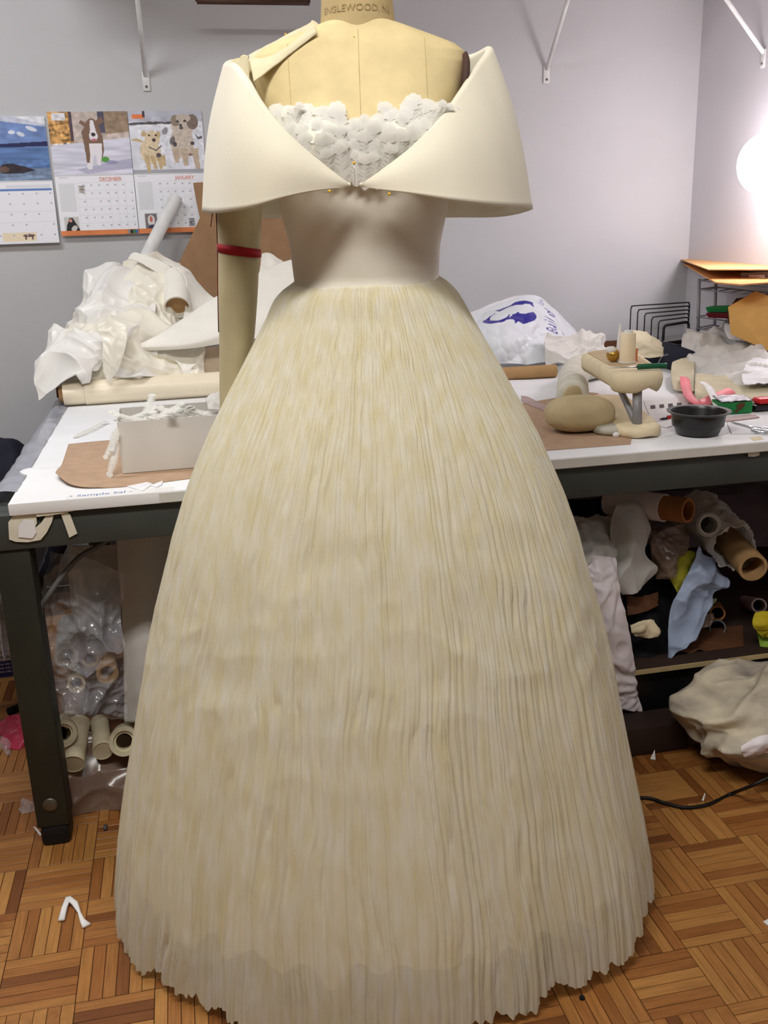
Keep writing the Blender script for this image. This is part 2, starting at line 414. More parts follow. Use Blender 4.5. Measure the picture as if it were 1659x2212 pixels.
SILR = [(943, 590), (975, 620), (1015, 672), (1050, 735), (1085, 797), (1115, 850), (1150, 910), (1180, 962), (1210, 1040), (1235, 1100), (1262, 1180), (1285, 1260), (1305, 1340), (1325, 1440), (1345, 1530), (1362, 1620), (1380, 1700), (1397, 1790), (1410, 1880)]
def inview(c):
    if c[1] < .6: return 0
    x, y = toPX((c[0], c[1], 0))
    if not (-15 < x < 1675 and 0 < y < 2230): return 0
    xl = np.interp(y, [q[1] for q in SILL], [q[0] for q in SILL]); xr = np.interp(y, [q[1] for q in SILR], [q[0] for q in SILR])
    if xl + 25 < x < xr - 25 and y < 2080: return 0
    if y < 1430 or (y < 1640 and x > 300) or (160 < x < 300 and y < 1740): return 0
    return 1/np.linalg.norm(np.array([c[0], c[1], 0]) - CP)
sc = sorted(range(len(fing)), key=lambda q: -inview(fing[q])); near = [q for q in sc[:300] if inview(fing[q]) > 0]; ns = set(near)
fl, fw = TS - .0016, TS/6 - .0012
bm_ = box((-fl/2, -fw/2, -.004), (fl/2, fw/2, 0), .0006, seg=1)
me0 = bpy.data.meshes.new('parquet_finger'); me0.from_pydata(bm_[0].tolist(), [], bm_[1]); me0.materials.append(m_pq1)
for q in near:
    x, y, vt = fing[q]; o = bpy.data.objects.new('parquet_finger', me0); COL.objects.link(o); o.parent = floor
    o.location = (x - floor.location[0], y - floor.location[1], random.uniform(-.0004, .0002) - floor.location[2]); o.rotation_euler = (0, 0, pi/2 if vt else 0)
VV = []; FF = []; TN = []
for q in range(len(fing)):
    if q in ns: continue
    x, y, vt = fing[q]; a, b_ = (fw/2, fl/2) if vt else (fl/2, fw/2); n = len(VV); z = random.uniform(-.0004, .0002)
    for (sx, sy, sz) in ((-1, -1, -.004), (1, -1, -.004), (1, 1, -.004), (-1, 1, -.004), (-1, -1, z), (1, -1, z), (1, 1, z), (-1, 1, z)): VV.append((x + sx*a, y + sy*b_, sz))
    FF += [[n + t for t in f] for f in ((4, 5, 6, 7), (0, 1, 5, 4), (1, 2, 6, 5), (2, 3, 7, 6), (3, 0, 4, 7))]; TN += [random.random()]*5
o = obj('parquet_field', (VV, FF), m_pqn, floor, smooth=False); o['kind'] = 'stuff'
at = o.data.attributes.new('tone', 'FLOAT', 'FACE'); at.data.foreach_set('value', np.array(TN, np.float32))

# ceiling fixtures (above the frame)
for i, (loc, pw, c) in enumerate(FIX):
    t = thing('ceiling_light', ['white twin tube ceiling light by the calendar wall', 'white twin tube ceiling light in front of the gown, left one', 'white twin tube ceiling light in front of the gown, right one'][i], 'light', (loc[0], loc[1], ZC - .09))
    obj('housing', box((loc[0] - .64, loc[1] - .13, ZC - .05), (loc[0] + .64, loc[1] + .13, ZC), .01), m_white, t, auto=40)
    for s in (-1, 1):
        obj('tube', rings([(loc[0] - .6, loc[1] + s*.06, ZC - .075), (loc[0] + .6, loc[1] + s*.06, ZC - .075)], .014, 12), m_tubeem, t)
    for s in (-1, 1): obj('end_cap', box((loc[0] + s*.615 - .02, loc[1] - .09, ZC - .1), (loc[0] + s*.615 + .02, loc[1] + .09, ZC - .05), .006), m_white, t, auto=40)

# wall shelves with strut brackets
def bracket(root, p, outv, out, up):
    p = np.array(p); outv = np.array(outv, float); side = np.cross(outv, (0, 0, 1.))
    br = obj('bracket', rings([p + outv*.004 + np.array([0, 0, .012]), p + outv*(out - .015) + np.array([0, 0, up])], .0075, 10), m_white, root)
    a = p - side*.012 - np.array([0, 0, .035]) + outv*.001; b_ = p + side*.012 + np.array([0, 0, .022]) + outv*.006
    obj('plate', box(np.minimum(a, b_), np.maximum(a, b_), .002), m_white, br, auto=40)
    obj('screw', lump(p + outv*.007 - np.array([0, 0, .022]), (.004, .004, .004), 0, nu=10, nv=8), m_bolt, br)
    ra, rb = p + outv*.012 + np.array([0, 0, up - .004]) - side*.01, p + outv*out + np.array([0, 0, up + .01]) + side*.01
    obj('arm', box(np.minimum(ra, rb), np.maximum(ra, rb)), m_white, br, smooth=False)
ZS = 2.075
t = thing('wall_shelf', 'long white wall shelf on strut brackets above the calendars', 'shelf', (.75, YW, ZS - .4))
obj('board', box((-.3, YW - .36, ZS), (XW - .02, YW - .001, ZS + .02), .003), m_white, t, auto=40)
for q in ((315, 172), (1180, 158)):
    p = P(*q, YW); bracket(t, (p[0], YW, p[2]), (0, -1, 0), .31, ZS - .012 - p[2])
t = thing('wall_shelf', 'white wall shelf on a strut bracket on the side wall', 'shelf', (XW, 2.5, ZS - .4))
obj('board', box((XW - .34, 1.5, ZS), (XW - .001, YW - .37, ZS + .02), .003), m_white, t, auto=40)
p = PX(1651, 122, XW); bracket(t, (XW, p[1], p[2]), (-1, 0, 0), .31, ZS - .012 - p[2])
t = thing('hanging_rail', 'thin brown garment rail hung under the long wall shelf', 'rail', (.45, YW - .2, 1.9))
pa = P(425, 3, YW - .2); pb = P(668, 6, YW - .2)
obj('rail', rings([pa, pb], .008, 10), m_brownp, t)
for q in (pa, pb): obj('hanger', rings([q, (q[0], q[1], ZS)], .004, 8), m_brownp, t)
bw = [(.05, .3), (.42, .22), (.72, .3), (1.1, .26), (1.45, .24)]
for k, (x, w) in enumerate(bw):
    solo('storage_box', box((x - .05, YW - .33, ZS + .0205), (x - .05 + w, YW - .05, ZS + .2 + .03*(k % 3)), .006), [m_card, m_boxw][k % 2], ['brown cardboard box at the calendar end of the wall shelf', 'white carton on the wall shelf beside the brown end box', 'brown cardboard box in the middle of the wall shelf', 'tall white carton on the wall shelf past the middle', 'brown cardboard box near the corner end of the wall shelf'][k], 'box', auto=40)

# globe lamp on the side wall
lp = PX(1662, 354, XW - .12)
t = thing('wall_lamp', 'glowing white globe lamp on the side wall', 'lamp', (XW, lp[1], lp[2]))
obj('globe', lump(lp, (.096, .096, .096), 0, nu=40, nv=24), m_bulb, t)
obj('holder', rings([lp + np.array([.09, 0, 0]), (XW - .012, lp[1], lp[2])], .022, 16), m_white, t, auto=40)
obj('backplate', rings([(XW - .014, lp[1], lp[2]), (XW - .001, lp[1], lp[2])], .05, 28), m_white, t, auto=40)

# ================================================================== work table
TL, TF, TR, TB = -.353, 1.84, XW - .03, 3.46
t = thing('work_table', 'long steel-framed work table with a white paper-covered top', 'table', (.8, 2.6, 0))
tt = obj('table_top', box((TL, TF, H - .024), (TR, TB, H), .002), m_top, t, auto=40)
obj('edge_band', box((TL + .28, TF - .0012, H - .022), (TR, TF - .0002, H - .003)), m_topedge, tt, smooth=False)
obj('front_rail', box((TL - .036, TF + .012, H - .096), (TR - .01, TF + .05, H - .025), .003), m_steel, t, auto=40)
obj('rear_rail', box((TL - .036, TB - .05, H - .096), (TR - .01, TB - .012, H - .025), .003), m_steel, t, auto=40)
for x in (TL - .036, TR - .048): obj('side_rail', box((x, TF + .051, H - .096), (x + .038, TB - .051, H - .025), .003), m_steel, t, auto=40)
for x in (TL - .042, TR - .08):
    for y in (TF + .018, TB - .09):
        lg = obj('leg', box((x, y, .045), (x + .066, y + .07, H - .0965), .004), m_leg, t, auto=40)
        obj('foot', box((x + .004, y - .002, 0), (x + .064, y + .066, .046), .01), m_blackrub, lg, auto=40)
        obj('bolt', lump((x + .033, y - .001, .1), (.016, .005, .016), 0, nu=20, nv=12), m_bolt, lg)
SH = .185      # lower shelf
t2 = obj('lower_shelf', box((.72, 1.95, SH - .012), (TR - .09, 3.2, SH), .001), m_darkw, t, auto=40)
obj('shelf_edge', box((.72, 1.946, SH - .011), (TR - .09, 1.9495, SH + .0005)), m_shelfw, t2, smooth=False)
for x in (.76, TR - .16): obj('shelf_post', box((x, 3.1, 0), (x + .04, 3.14, SH - .0125)), m_leg, t, smooth=False)
# writing on the tape at the front edge
def ontop(o_x, o_y): return lambda x, y, z: (o_x + x, TF + .012 + y*1.0 + o_y, H + .0006)
solo('label_tape', box((TL + .105, TF + .004, H + .0001), (TL + .31, TF + .03, H + .0005)), m_tape, 'white tape with blue handwriting along the table front edge', 'tape', smooth=False)
lt = obj('writing', mapv(text_vf('• Sample Sal -', .022), ontop(TL + .11, 0)), m_bluepen, bpy.data.objects['label_tape'], smooth=False)

# torn paper hanging from the corner of the table
def flat(pts, Y, th=.0012): return prism([P(x, y, Y) for x, y in pts], (0, -th, 0))
TP = TF + .0105
sp = [(20, 1165), (18, 1128), (30, 1112), (62, 1104), (78, 1112), (80, 1130), (74, 1142), (90, 1128), (103, 1108), (118, 1105), (112, 1128), (101, 1150), (88, 1166), (60, 1171), (34, 1170)]
solo('torn_paper', flat(sp, TP - .002), m_torn, 'large torn cream paper flap stuck on the table corner', 'paper', smooth=False)
solo('paper_patch', flat([(40, 1160), (40, 1136), (52, 1122), (74, 1124), (79, 1150), (70, 1163)], TP - .0045), m_paper, 'small white paper patch on the torn cream corner flap', 'paper', smooth=False)
solo('torn_paper', flat([(76, 1110), (110, 1102), (180, 1087), (262, 1079), (266, 1084), (200, 1095), (165, 1102), (128, 1110), (80, 1116)], TP - .0062), m_torn, 'long torn paper strip peeling along the dark table rail', 'paper', smooth=False)
solo('torn_paper', flat([(131, 1108), (142, 1104), (152, 1112), (167, 1152), (150, 1161)], TP - .002), m_torn, 'narrow paper strip hanging down the dark table rail', 'paper', smooth=False)
solo('torn_paper', flat([(1614, 976), (1640, 973), (1640, 983), (1630, 986), (1616, 986)], TP - .002), m_torn, 'scrap of cream tape on the rail under the black bowl', 'paper', smooth=False)

# ================================================================== dress form
# sections: height, half width, front depth, back depth
SEC = np.array([(.84, .150, .105, .115), (.92, .165, .112, .12), (1.0, .160, .108, .112), (1.08, .138, .098, .095), (1.168, .112, .083, .078),
    (1.22, .116, .092, .08), (1.28, .128, .108, .088), (1.34, .140, .120, .094), (1.38, .146, .122, .097), (1.42, .152, .108, .098), (1.455, .160, .092, .094),
    (1.485, .166, .078, .086), (1.50, .164, .070, .080), (1.512, .148, .064, .074), (1.522, .122, .058, .068), (1.532, .094, .052, .064), (1.541, .068, .048, .062), (1.546, .05, .045, .058)])
def sec(z): return [np.interp(z, SEC[:, 0], SEC[:, k]) for k in (1, 2, 3)]
def body(phi, z, grow=0.):                                      # phi 0 = front centre, towards the viewer's left
    hw, df, db = sec(z); c, s = np.cos(phi), np.sin(phi); n = 2.25
    k = (np.abs(c)**n + np.abs(s)**n)**(-1/n)
    lx = -(hw + grow)*s*k; ly = -np.where(c > 0, df + grow, db + grow)*c*k
    for sg in (-1, 1):
        bmp = .017*np.exp(-((lx - sg*.068)/.04)**2 - ((z - 1.365)/.04)**2); ly = ly - np.where(c > 0, bmp, 0)
    return lx, ly
def body_front(lx, z, grow=0.):
    hw, df, db = sec(z); n = 2.25; q = np.clip(np.abs(lx)/(hw + grow), 0, .999)
    ly = -(df + grow)*(1 - q**n)**(1/n)
    for sg in (-1, 1): ly = ly - .017*np.exp(-((lx - sg*.068)/.04)**2 - ((z - 1.365)/.04)**2)
    return ly
def W(lx, ly, z): return np.stack([FO[0] + FX[0]*lx + FY[0]*ly, FO[1] + FX[1]*lx + FY[1]*ly, z + 0*lx], -1)
form = thing('dress_form', 'tan linen dress form with a stamped neck and one cloth arm', 'dress form', (FO[0], FO[1], 0))
nu, nv = 96, 90
ph = np.linspace(0, 2*pi, nu, endpoint=False)[:, None] + np.zeros((1, nv)); zz = np.concatenate([np.linspace(.84, 1.48, 60, endpoint=False), np.linspace(1.48, 1.546, 30)])[None] + np.zeros((nu, 1))
S = W(*body(ph, zz), zz).reshape(-1, 3); F = gridF(nu, nv, True); F += [[i*nv for i in range(nu)], [i*nv + nv - 1 for i in range(nu)][::-1]]
torso = obj('torso', (S, F), m_linen, form)
# neck: slanted base, flat top, stamped lettering
NV = []; n = 40
for (dz, r, tilt) in ((-.03, .0585, 1), (-.012, .0575, 1), (.006, .0555, .9), (.03, .0535, .6), (.06, .0525, .3), (.10, .052, 0), (.125, .052, 0), (.13, .046, 0)):
    for k in range(n):
        a = 2*pi*k/n; lx, ly = r*sin(a)*1.02, -r*cos(a) + .004; NV.append(W(lx, ly, np.array(1.542 + dz + tilt*ly*.42)))
o = obj('neck', (NV, gridF(8, n, False, True) + [list(range(7*n, 8*n))]), m_neck, form)
def onneck(zb, rr=.0532, tw=0.):
    def f(x, y, z):
        a = x/.052 + tw; return W(rr*sin(a)*1.02, -rr*cos(a) + .004, np.array(zb + y))
    return f
z2 = L(765, 22, -.05)[2]; z1 = L(765, -8, -.05)[2]
obj('stamp', mapv(text_vf('ENGLEWOOD, N.J.', .0135, align='CENTER'), onneck(z2, .0548)), m_ink, o, smooth=False)
obj('stamp', mapv(text_vf('FORM CO. INC.', .016, align='CENTER'), onneck(z1 + .0075, .0543)), m_ink, o, smooth=False)
# seams
for lx0, lx1, za, zb in ((0, 0, 1.33, 1.528), (-.1, -.105, 1.36, 1.512), (.1, .098, 1.36, 1.515)):
    zs = np.linspace(za, zb, 24); xs = np.linspace(lx0, lx1, 24)
    obj('seam', rings(W(xs, body_front(xs, zs) - .0001, zs), .0006, 6), m_seam, torso)
a1 = W(np.array(0.), np.array(body_front(0., 1.528)), np.array(1.528))
# armhole plate on the arm-less side
c = L(1003, 152, .004)
PV = []; pl = loc2(c)
for rr, dx in ((1, -.006), (1, .002), (.9, .0045)):
    for k in range(36):
        a = 2*pi*k/36; zq = 1.452 + .05*rr*sin(a); PV.append(W(np.array(.163 + dx - .10*(abs(zq - 1.48))*(zq < 1.48)), np.array(.004 + .058*rr*cos(a)), np.array(zq)))
obj('armhole_plate', (PV, gridF(3, 36, False, True) + [list(range(36))[::-1], list(range(72, 108))]), m_plate, form)
# cloth arm hanging on the other side
ap = [(524, 142, .02, .014), (519, 170, .04, .030), (517, 240, .06, .038), (517, 350, .07, .038), (517, 460, .078, .0375), (516, 545, .08, .035), (514, 640, .08, .0335), (511, 740, .082, .030), (506, 830, .085, .026), (500, 900, .088, .021)]
pts = spline([L(x, y, ly) for x, y, ly, r in ap], 8); rr = spline([[r, 0, 0] for *_, r in ap], 8)[:, 0]
arm = obj('cloth_arm', rings(pts, rr, 28), m_arm, form)
bi = int(4.9*8); bp = pts[bi-1:bi+2]
ctr = L(517, 541, .08); dn = (pts[-1] - pts[bi]); dn /= np.linalg.norm(dn)
tilt = np.array([0, 0, 1.]); u = np.array([*FX, 0]); v = np.array([*FY, 0])
BV = []
for q in (-.0065, .0065):
    for k in range(40):
        a = 2*pi*k/40; r_ = .0368; BV.append(ctr + u*(r_*cos(a)) + v*(r_*sin(a)) + np.array([0, 0, q*(1 - .2*sin(a)) - .006*cos(a)]))
for q in (.0065, -.0065):
    for k in range(40):
        a = 2*pi*k/40; r_ = .0350; BV.append(ctr + u*(r_*cos(a)) + v*(r_*sin(a)) + np.array([0, 0, q - .006*cos(a)]))
obj('red_band', (BV, gridF(4, 40, True, True)), m_red, arm)
sm = [p_ - u*(r_ + .0004) - v*.004 for p_, r_ in zip(pts, rr)][3*8:7*8:3]
obj('arm_seam', rings(np.array(sm), .0011, 6), m_redthread, arm)
obj('thread_end', pipe([L(460, 440, .05), L(459, 460, .05), L(455, 490, .05)], .0008, 6, 4), m_redthread, arm)
# muslin strap pinned over the shoulder
net = []
for fr in np.linspace(0, 1, 7):
    net.append([L(538 + 138*fr, 120 - 72*fr, .0), L(541 + 139*fr, 136 - 79*fr, -.03), L(545 + 138*fr, 157 - 92*fr, -.056), L(549 + 136*fr, 178 - 106*fr, -.070 + .012*fr)])
strap = obj('shoulder_strap', sheet(net, 40, 16, .0015, 30, 3, thick=.002), m_muslin, form)
net = [[L(x + 6*g, y + 26*g, -.002 - .05*g) for g in (0, .5, 1)] for x, y in ((652, 62), (664, 54), (676, 46), (684, 44))]
obj('strap_ruffle', sheet(net, 24, 20, .008, 90, 9), m_muslin, form)
cap = [[L(500 + 12*i + 2*j, 140 - 6*i + 30*j - (8 if i == 2 else 0), -.01 - .006*j) for i in range(4)] for j in range(4)]
obj('arm_cap', sheet(cap, 20, 20, .004, 30, 5, thick=.003), m_muslin, form)
# stand hidden under the skirt
obj('pole', rings([W(np.array(0.), np.array(0.), np.array(z_)) for z_ in (.03, .9)], .016, 16), m_stand, form)
for k in range(4):
    a = pi/4 + k*pi/2; obj('base_leg', pipe([W(np.array(.02*cos(a)), np.array(.02*sin(a)), np.array(.12)), W(np.array(.1*cos(a)), np.array(.1*sin(a)), np.array(.09)), W(np.array(.2*cos(a)), np.array(.2*sin(a)), np.array(.012))], .011, 10, 6), m_stand, form)

# ================================================================== the gown
gown = thing('gown', 'ivory strapless gown with pleated organza skirt and wide folded collar', 'dress', (FO[0], FO[1], 0))
# bodice with a sweetheart top
nu, nv = 120, 40
ph = np.linspace(0, 2*pi, nu, endpoint=False)[:, None] + np.zeros((1, nv))
def topz(p):
    a = np.abs((p + pi) % (2*pi) - pi)
    return np.interp(a, [0, .12, .35, .6, .9, 1.3, pi], [1.372, 1.38, 1.402, 1.405, 1.395, 1.375, 1.36])
tt_ = np.linspace(0, 1, nv)[None]; zz = 1.158 + (topz(ph) - 1.158)*tt_
bx, by = body(ph, zz, .006)
dr = .0018*perlin(np.stack([ph*3, zz*14, 0*zz + 2.], -1))
Sb = W(bx*(1 + dr*8), by*(1 + dr*8), zz)
Si = W(*body(ph, zz, .003), zz)
Vb = np.concatenate([Sb.reshape(-1, 3), Si.reshape(-1, 3)]); g = gridF(nu, nv, True); nn = nu*nv
Fb = g + [tuple(i + nn for i in q[::-1]) for q in g] + [(i*nv + nv - 1, ((i + 1) % nu)*nv + nv - 1, ((i + 1) % nu)*nv + nv - 1 + nn, i*nv + nv - 1 + nn) for i in range(nu)]
bodice = obj('bodice', (Vb, Fb), m_bod, gown)
# skirt: radius profile from the silhouette
def prof(sil):
    q = [L(x, y, -.03) for x, y in sil]; lx = np.array([loc2(p)[0] for p in q]); z = np.array([p[2] for p in q]); i = np.argsort(z); return z[i], lx[i]
zl, xl_ = prof(SILL); zr, xr_ = prof(SILR)
def skirt_r(z):
    a = np.interp(z, zl, xl_); b_ = np.interp(z, zr, xr_); return (a + b_)/2, (b_ - a)/2
def smooth_prof(z):
    c = 0; a = 0
    for d in (-.05, -.025, 0, .025, .05):
        q = skirt_r(np.clip(z + d*np.clip((1.17 - z)/.1, 0, 1), .0, 1.172)); c = c + q[0]/5; a = a + q[1]/5
    return c, a
nu, nv = 1500, 230
th = np.linspace(0, 2*pi, nu, endpoint=False)[:, None] + np.zeros((1, nv)); tv = np.linspace(0, 1, nv)[None]**.9 + np.zeros((nu, 1))
cs, sn = np.cos(th), np.sin(th)
def hemz(th):
    p1 = np.stack([np.cos(th)*14, np.sin(th)*14, 0*th], -1); p2 = np.stack([np.cos(th)*55, np.sin(th)*55, 0*th + 4], -1)
    base = .016 + .014*np.clip(np.cos(th), 0, 1)**2
    return base + .036*np.clip(perlin(p1) + .2, -1, 1) + .016*perlin(p2)
z0 = np.maximum(hemz(th), .004); zz = 1.170 + (z0 - 1.170)*tv
cx_, a_ = smooth_prof(np.clip(zz, 0, 1.17))
drop = 1.170 - zz
def cyl(f, zf, k=0.): return np.stack([cs*f + k, sn*f + 9.1, zz*zf + k*3.3], -1)
warp = 1.0*perlin(cyl(3.2, 3.5)) + .45*perlin(cyl(9, 8, 2.)) + (.16*np.clip(1.6 - drop*1.6, .3, 1.6) + .5*np.clip(1 - np.abs(drop - .11)/.13, 0, 1)*np.clip(-sn, 0, 1)**6)*perlin(cyl(16, 30, 5.))
NP = 150
t1 = th*NP/(2*pi) + warp*1.6 + 1.1*perlin(cyl(20, .4, 7.))
t2 = th*NP*2.3/(2*pi) + warp*2.4 + 1.3*perlin(cyl(30, .7, 8.))
pl1 = np.abs(np.sin(pi*t1))**.8 - .6; pl2 = np.abs(np.sin(pi*t2))**.9 - .6
mod = .65 + .9*perlin(cyl(7, 3.2, 3.)); mod2 = .6 + 1.1*perlin(cyl(11, 5., 6.))
amp = np.interp(drop, [0, .02, .12, .5, 1.15], [.0014, .0042, .0062, .0060, .0085])
d = amp*(pl1*mod + .55*pl2*mod2)
d = d + np.interp(drop, [0, .1, .5, 1.15], [0, .002, .007, .022])*perlin(cyl(5.5, .5, 4.))*1.5
d = d + np.interp(drop, [0, .08, .3, .45, .62, .8, 1.15], [0, .002, .004, .009, .011, .004, .002])*crumple(cyl(2.4, 7.), 1., 3, 2, .3)*.55
puff = np.interp(drop, [0, .012, .03, .06], [0, .004, .004, 0])
ra = a_ + d + puff; rb = a_*np.interp(drop, [0, .5, 1.15], [.70, .72, .77]) + d + puff
Sk = W(cx_ + cs*ra, sn*rb, zz)
skirt = obj('skirt', (Sk.reshape(-1, 3), np.array(gridF(nu, nv, True))), m_organza, gown)
# inner petticoat layer
nu, nv = 260, 40
th = np.linspace(0, 2*pi, nu, endpoint=False)[:, None] + np.zeros((1, nv)); tv = np.linspace(0, 1, nv)[None] + np.zeros((nu, 1))
zz = 1.15 + (.105 + .07*perlin(np.stack([np.cos(th)*8, np.sin(th)*8, 0*th], -1)) - 1.15)*tv; cx_, a_ = smooth_prof(zz)
rw = .006*np.sin(th*46)*tv; sh = .014 + .02*tv
Sl = W(cx_ + np.cos(th)*(a_ - sh + rw), np.sin(th)*(a_*np.interp(1.17 - zz, [0, .5, 1.15], [.70, .72, .77]) - sh + rw), zz)
obj('petticoat', (Sl.reshape(-1, 3), gridF(nu, nv, True)), m_lining, gown)
# narrow rolled hem
# collar: a wide folded band round the shoulders, closed by a pin at the front
TK = [(757, 399, -.150), (690, 345, -.160), (620, 283, -.165), (565, 222, -.15), (525, 165, -.12), (497, 133, -.06), (482, 137, 0.), (498, 126, .07), (600, 122, .125), (770, 112, .135), (920, 108, .125), (1014, 116, .06), (1064, 97, .012), (1036, 136, -.03), (998, 192, -.08), (957, 246, -.12), (890, 313, -.155), (820, 368, -.16), (777, 399, -.150)]
BK = [(757, 405, -.146), (690, 411, -.164), (615, 427, -.175), (545, 447, -.165), (490, 457, -.13), (455, 460, -.06), (436, 456, .02), (470, 464, .12), (590, 470, .19), (780, 472, .21), (970, 469, .19), (1085, 467, .12), (1151, 452, .025), (1115, 448, -.07), (1055, 442, -.13), (980, 432, -.165), (890, 418, -.175), (820, 409, -.165), (777, 404, -.146)]
TT = spline([L(*q) for q in TK], 9); BB = spline([L(*q) for q in BK], 9); m_ = len(TT)
SEGS = []
tang = np.gradient((TT + BB)/2, axis=0)
for i in range(m_):
    dv = BB[i] - TT[i]; ln = np.linalg.norm(dv); dvn = dv/ln; nrm = np.cross(tang[i], dvn); nrm /= np.linalg.norm(nrm)
    mid = (TT[i] + BB[i])/2; out_ = np.array([mid[0] - FO[0], mid[1] - FO[1], 0]);
    if nrm @ out_ < 0: nrm = -nrm
    s = min(1., ln/.1); r = .0065*s + .0008; row = []
    for k in range(7): row.append(TT[i] + dvn*(min(.11, ln*.55)*(1 - k/7) + r) - nrm*(2*r + .004*sin(pi*k/7)))
    for k in range(9):
        a = pi*k/8; row.append(TT[i] + dvn*(r - r*sin(a)) - nrm*(r + r*cos(a)))
    for k in range(1, 25):
        v_ = k/24; row.append(TT[i] + dvn*(r + (ln - r)*v_) + nrm*(.010*s*sin(pi*min(1, v_*1.02))*(1 - .35*v_)))
    SEGS.append(row)
SEGS = np.array(SEGS); nu_, nv_ = SEGS.shape[:2]
Nn = normals(SEGS); inner = SEGS - Nn*.0035
fc = gridF(nu_, nv_); n_ = nu_*nv_
bd = [i*nv_ for i in range(nu_)] + [(nu_ - 1)*nv_ + j for j in range(1, nv_)] + [i*nv_ + nv_ - 1 for i in range(nu_ - 2, -1, -1)] + [j for j in range(nv_ - 2, 0, -1)]
fc2 = fc + [tuple(i + n_ for i in q[::-1]) for q in fc] + [(bd[i], bd[(i + 1) % len(bd)], bd[(i + 1) % len(bd)] + n_, bd[i] + n_)[::-1] for i in range(len(bd))]
obj('collar', (np.concatenate([SEGS.reshape(-1, 3), inner.reshape(-1, 3)]), fc2), m_wool, gown)
# feathers over the bust
def feather_vf(base, dirv, nrm, ln, w, curl, seed, n=26, k=4, bend=0.):     # a shaft with two rows of overlapping barbs
    base = np.asarray(base, float); dirv = np.asarray(dirv, float)/np.linalg.norm(dirv); nrm = np.asarray(nrm, float); nrm = nrm - dirv*(nrm @ dirv); nrm /= np.linalg.norm(nrm); sd = np.cross(dirv, nrm)
    rg = np.random.RandomState(seed); V = []; F_ = []; n = 26; k = 4
    def sh(t_): return base + dirv*(ln*.86*t_) + sd*(bend*t_*t_) + nrm*(curl*t_*t_ + .002)
    for i in range(n):
        t_ = (i + .5)/n; env_ = w*(.30 + .70*min(1., t_/.35)**.7)*(1 - .32*max(0, t_ - .6)/.4); hw = ln*.86/n*1.25
        for q in (-1, 1):
            L_ = env_*rg.uniform(.86, 1.12); up = .35 + .55*t_; o_ = len(V); lift_ = rg.uniform(-.0012, .0012)
            for j in range(k):
                u_ = j/(k - 1); c_ = sh(t_) + sd*(q*L_*u_*(1 - .30*u_*t_)) + dirv*(L_*up*u_**1.4) + nrm*(-.18*L_*u_*u_ + lift_*u_); hh = hw*(1 - .75*u_)
                V += [c_ - dirv*hh*.6 , c_ + dirv*hh*.6]
            F_ += [(o_ + 2*j, o_ + 2*j + 2, o_ + 2*j + 3, o_ + 2*j + 1) for j in range(k - 1)]
    for q in range(11):                                            # soft tip
        a_ = (q - 5)*.27; o_ = len(V); L_ = w*rg.uniform(.58, .68)*(1 + .3*cos(a_)); c0_ = sh(1.)
        for j in range(3):
            u_ = j/2; c_ = c0_ + (dirv*cos(a_) + sd*sin(a_))*L_*u_ - nrm*.1*L_*u_*u_; hh = w*.17*(1 - .45*u_); x_ = sd*cos(a_) - dirv*sin(a_); V += [c_ - x_*hh, c_ + x_*hh]
        F_ += [(o_ + 2*j, o_ + 2*j + 2, o_ + 2*j + 3, o_ + 2*j + 1) for j in range(2)]
    o_ = len(V)
    for i in range(7): c_ = sh(i/6); V += [c_ - sd*.0006 + nrm*.0004, c_ + sd*.0006 + nrm*.0004]
    F_ += [(o_ + 2*j, o_ + 2*j + 2, o_ + 2*j + 3, o_ + 2*j + 1) for j in range(6)]
    return np.array(V), F_
fi = 0
rows = [(1.342, .058, 20, .137, .0), (1.334, .058, 18, .130, .002), (1.324, .056, 14, .108, .004), (1.314, .052, 10, .082, .006), (1.306, .046, 6, .048, .008)]
for r_i, (zb, ln, n, span, lift) in enumerate(rows):
    for k in range(n):
        lx = -span + 2*span*(k + .5*(r_i % 2) + random.uniform(-.2, .2))/(n - .5); lx = max(-span, min(span, lx))
        lobe = .020*np.exp(-((abs(lx) - .075)/.05)**2) - (.008 if abs(lx) < .03 else 0); z_ = zb + lobe*(1.1 if r_i < 2 else .6) + random.uniform(-.004, .004)
        y_ = body_front(lx, z_, .006) - lift; y2 = body_front(lx, min(z_ + ln, 1.45), .006) - lift
        p0 = W(np.array(lx), np.array(y_), np.array(z_)); p1 = W(np.array(lx + lx*.10 + random.uniform(-.008, .008)), np.array(y2), np.array(z_ + ln))
        obj('feather', feather_vf(p0, p1 - p0, -np.array([*FY, 0]), ln*random.uniform(.9, 1.15), random.uniform(.014, .021), random.uniform(-.002, .003), fi), m_feather, bodice); fi += 1
for lx, z_ in ((-.112, 1.388), (-.100, 1.392), (-.106, 1.385), (.108, 1.388), (.118, 1.385), (.098, 1.392)):
    y_ = body_front(lx, z_, .006) - .006
    obj('feather', feather_vf(W(np.array(lx), np.array(y_), np.array(z_ - .02)), np.array([*FX, 0])*(.2 if lx > 0 else .0) + np.array([0, 0, 1.]), -np.array([*FY, 0]), .05, .011, .006, fi, bend=.012), m_feather, bodice); fi += 1

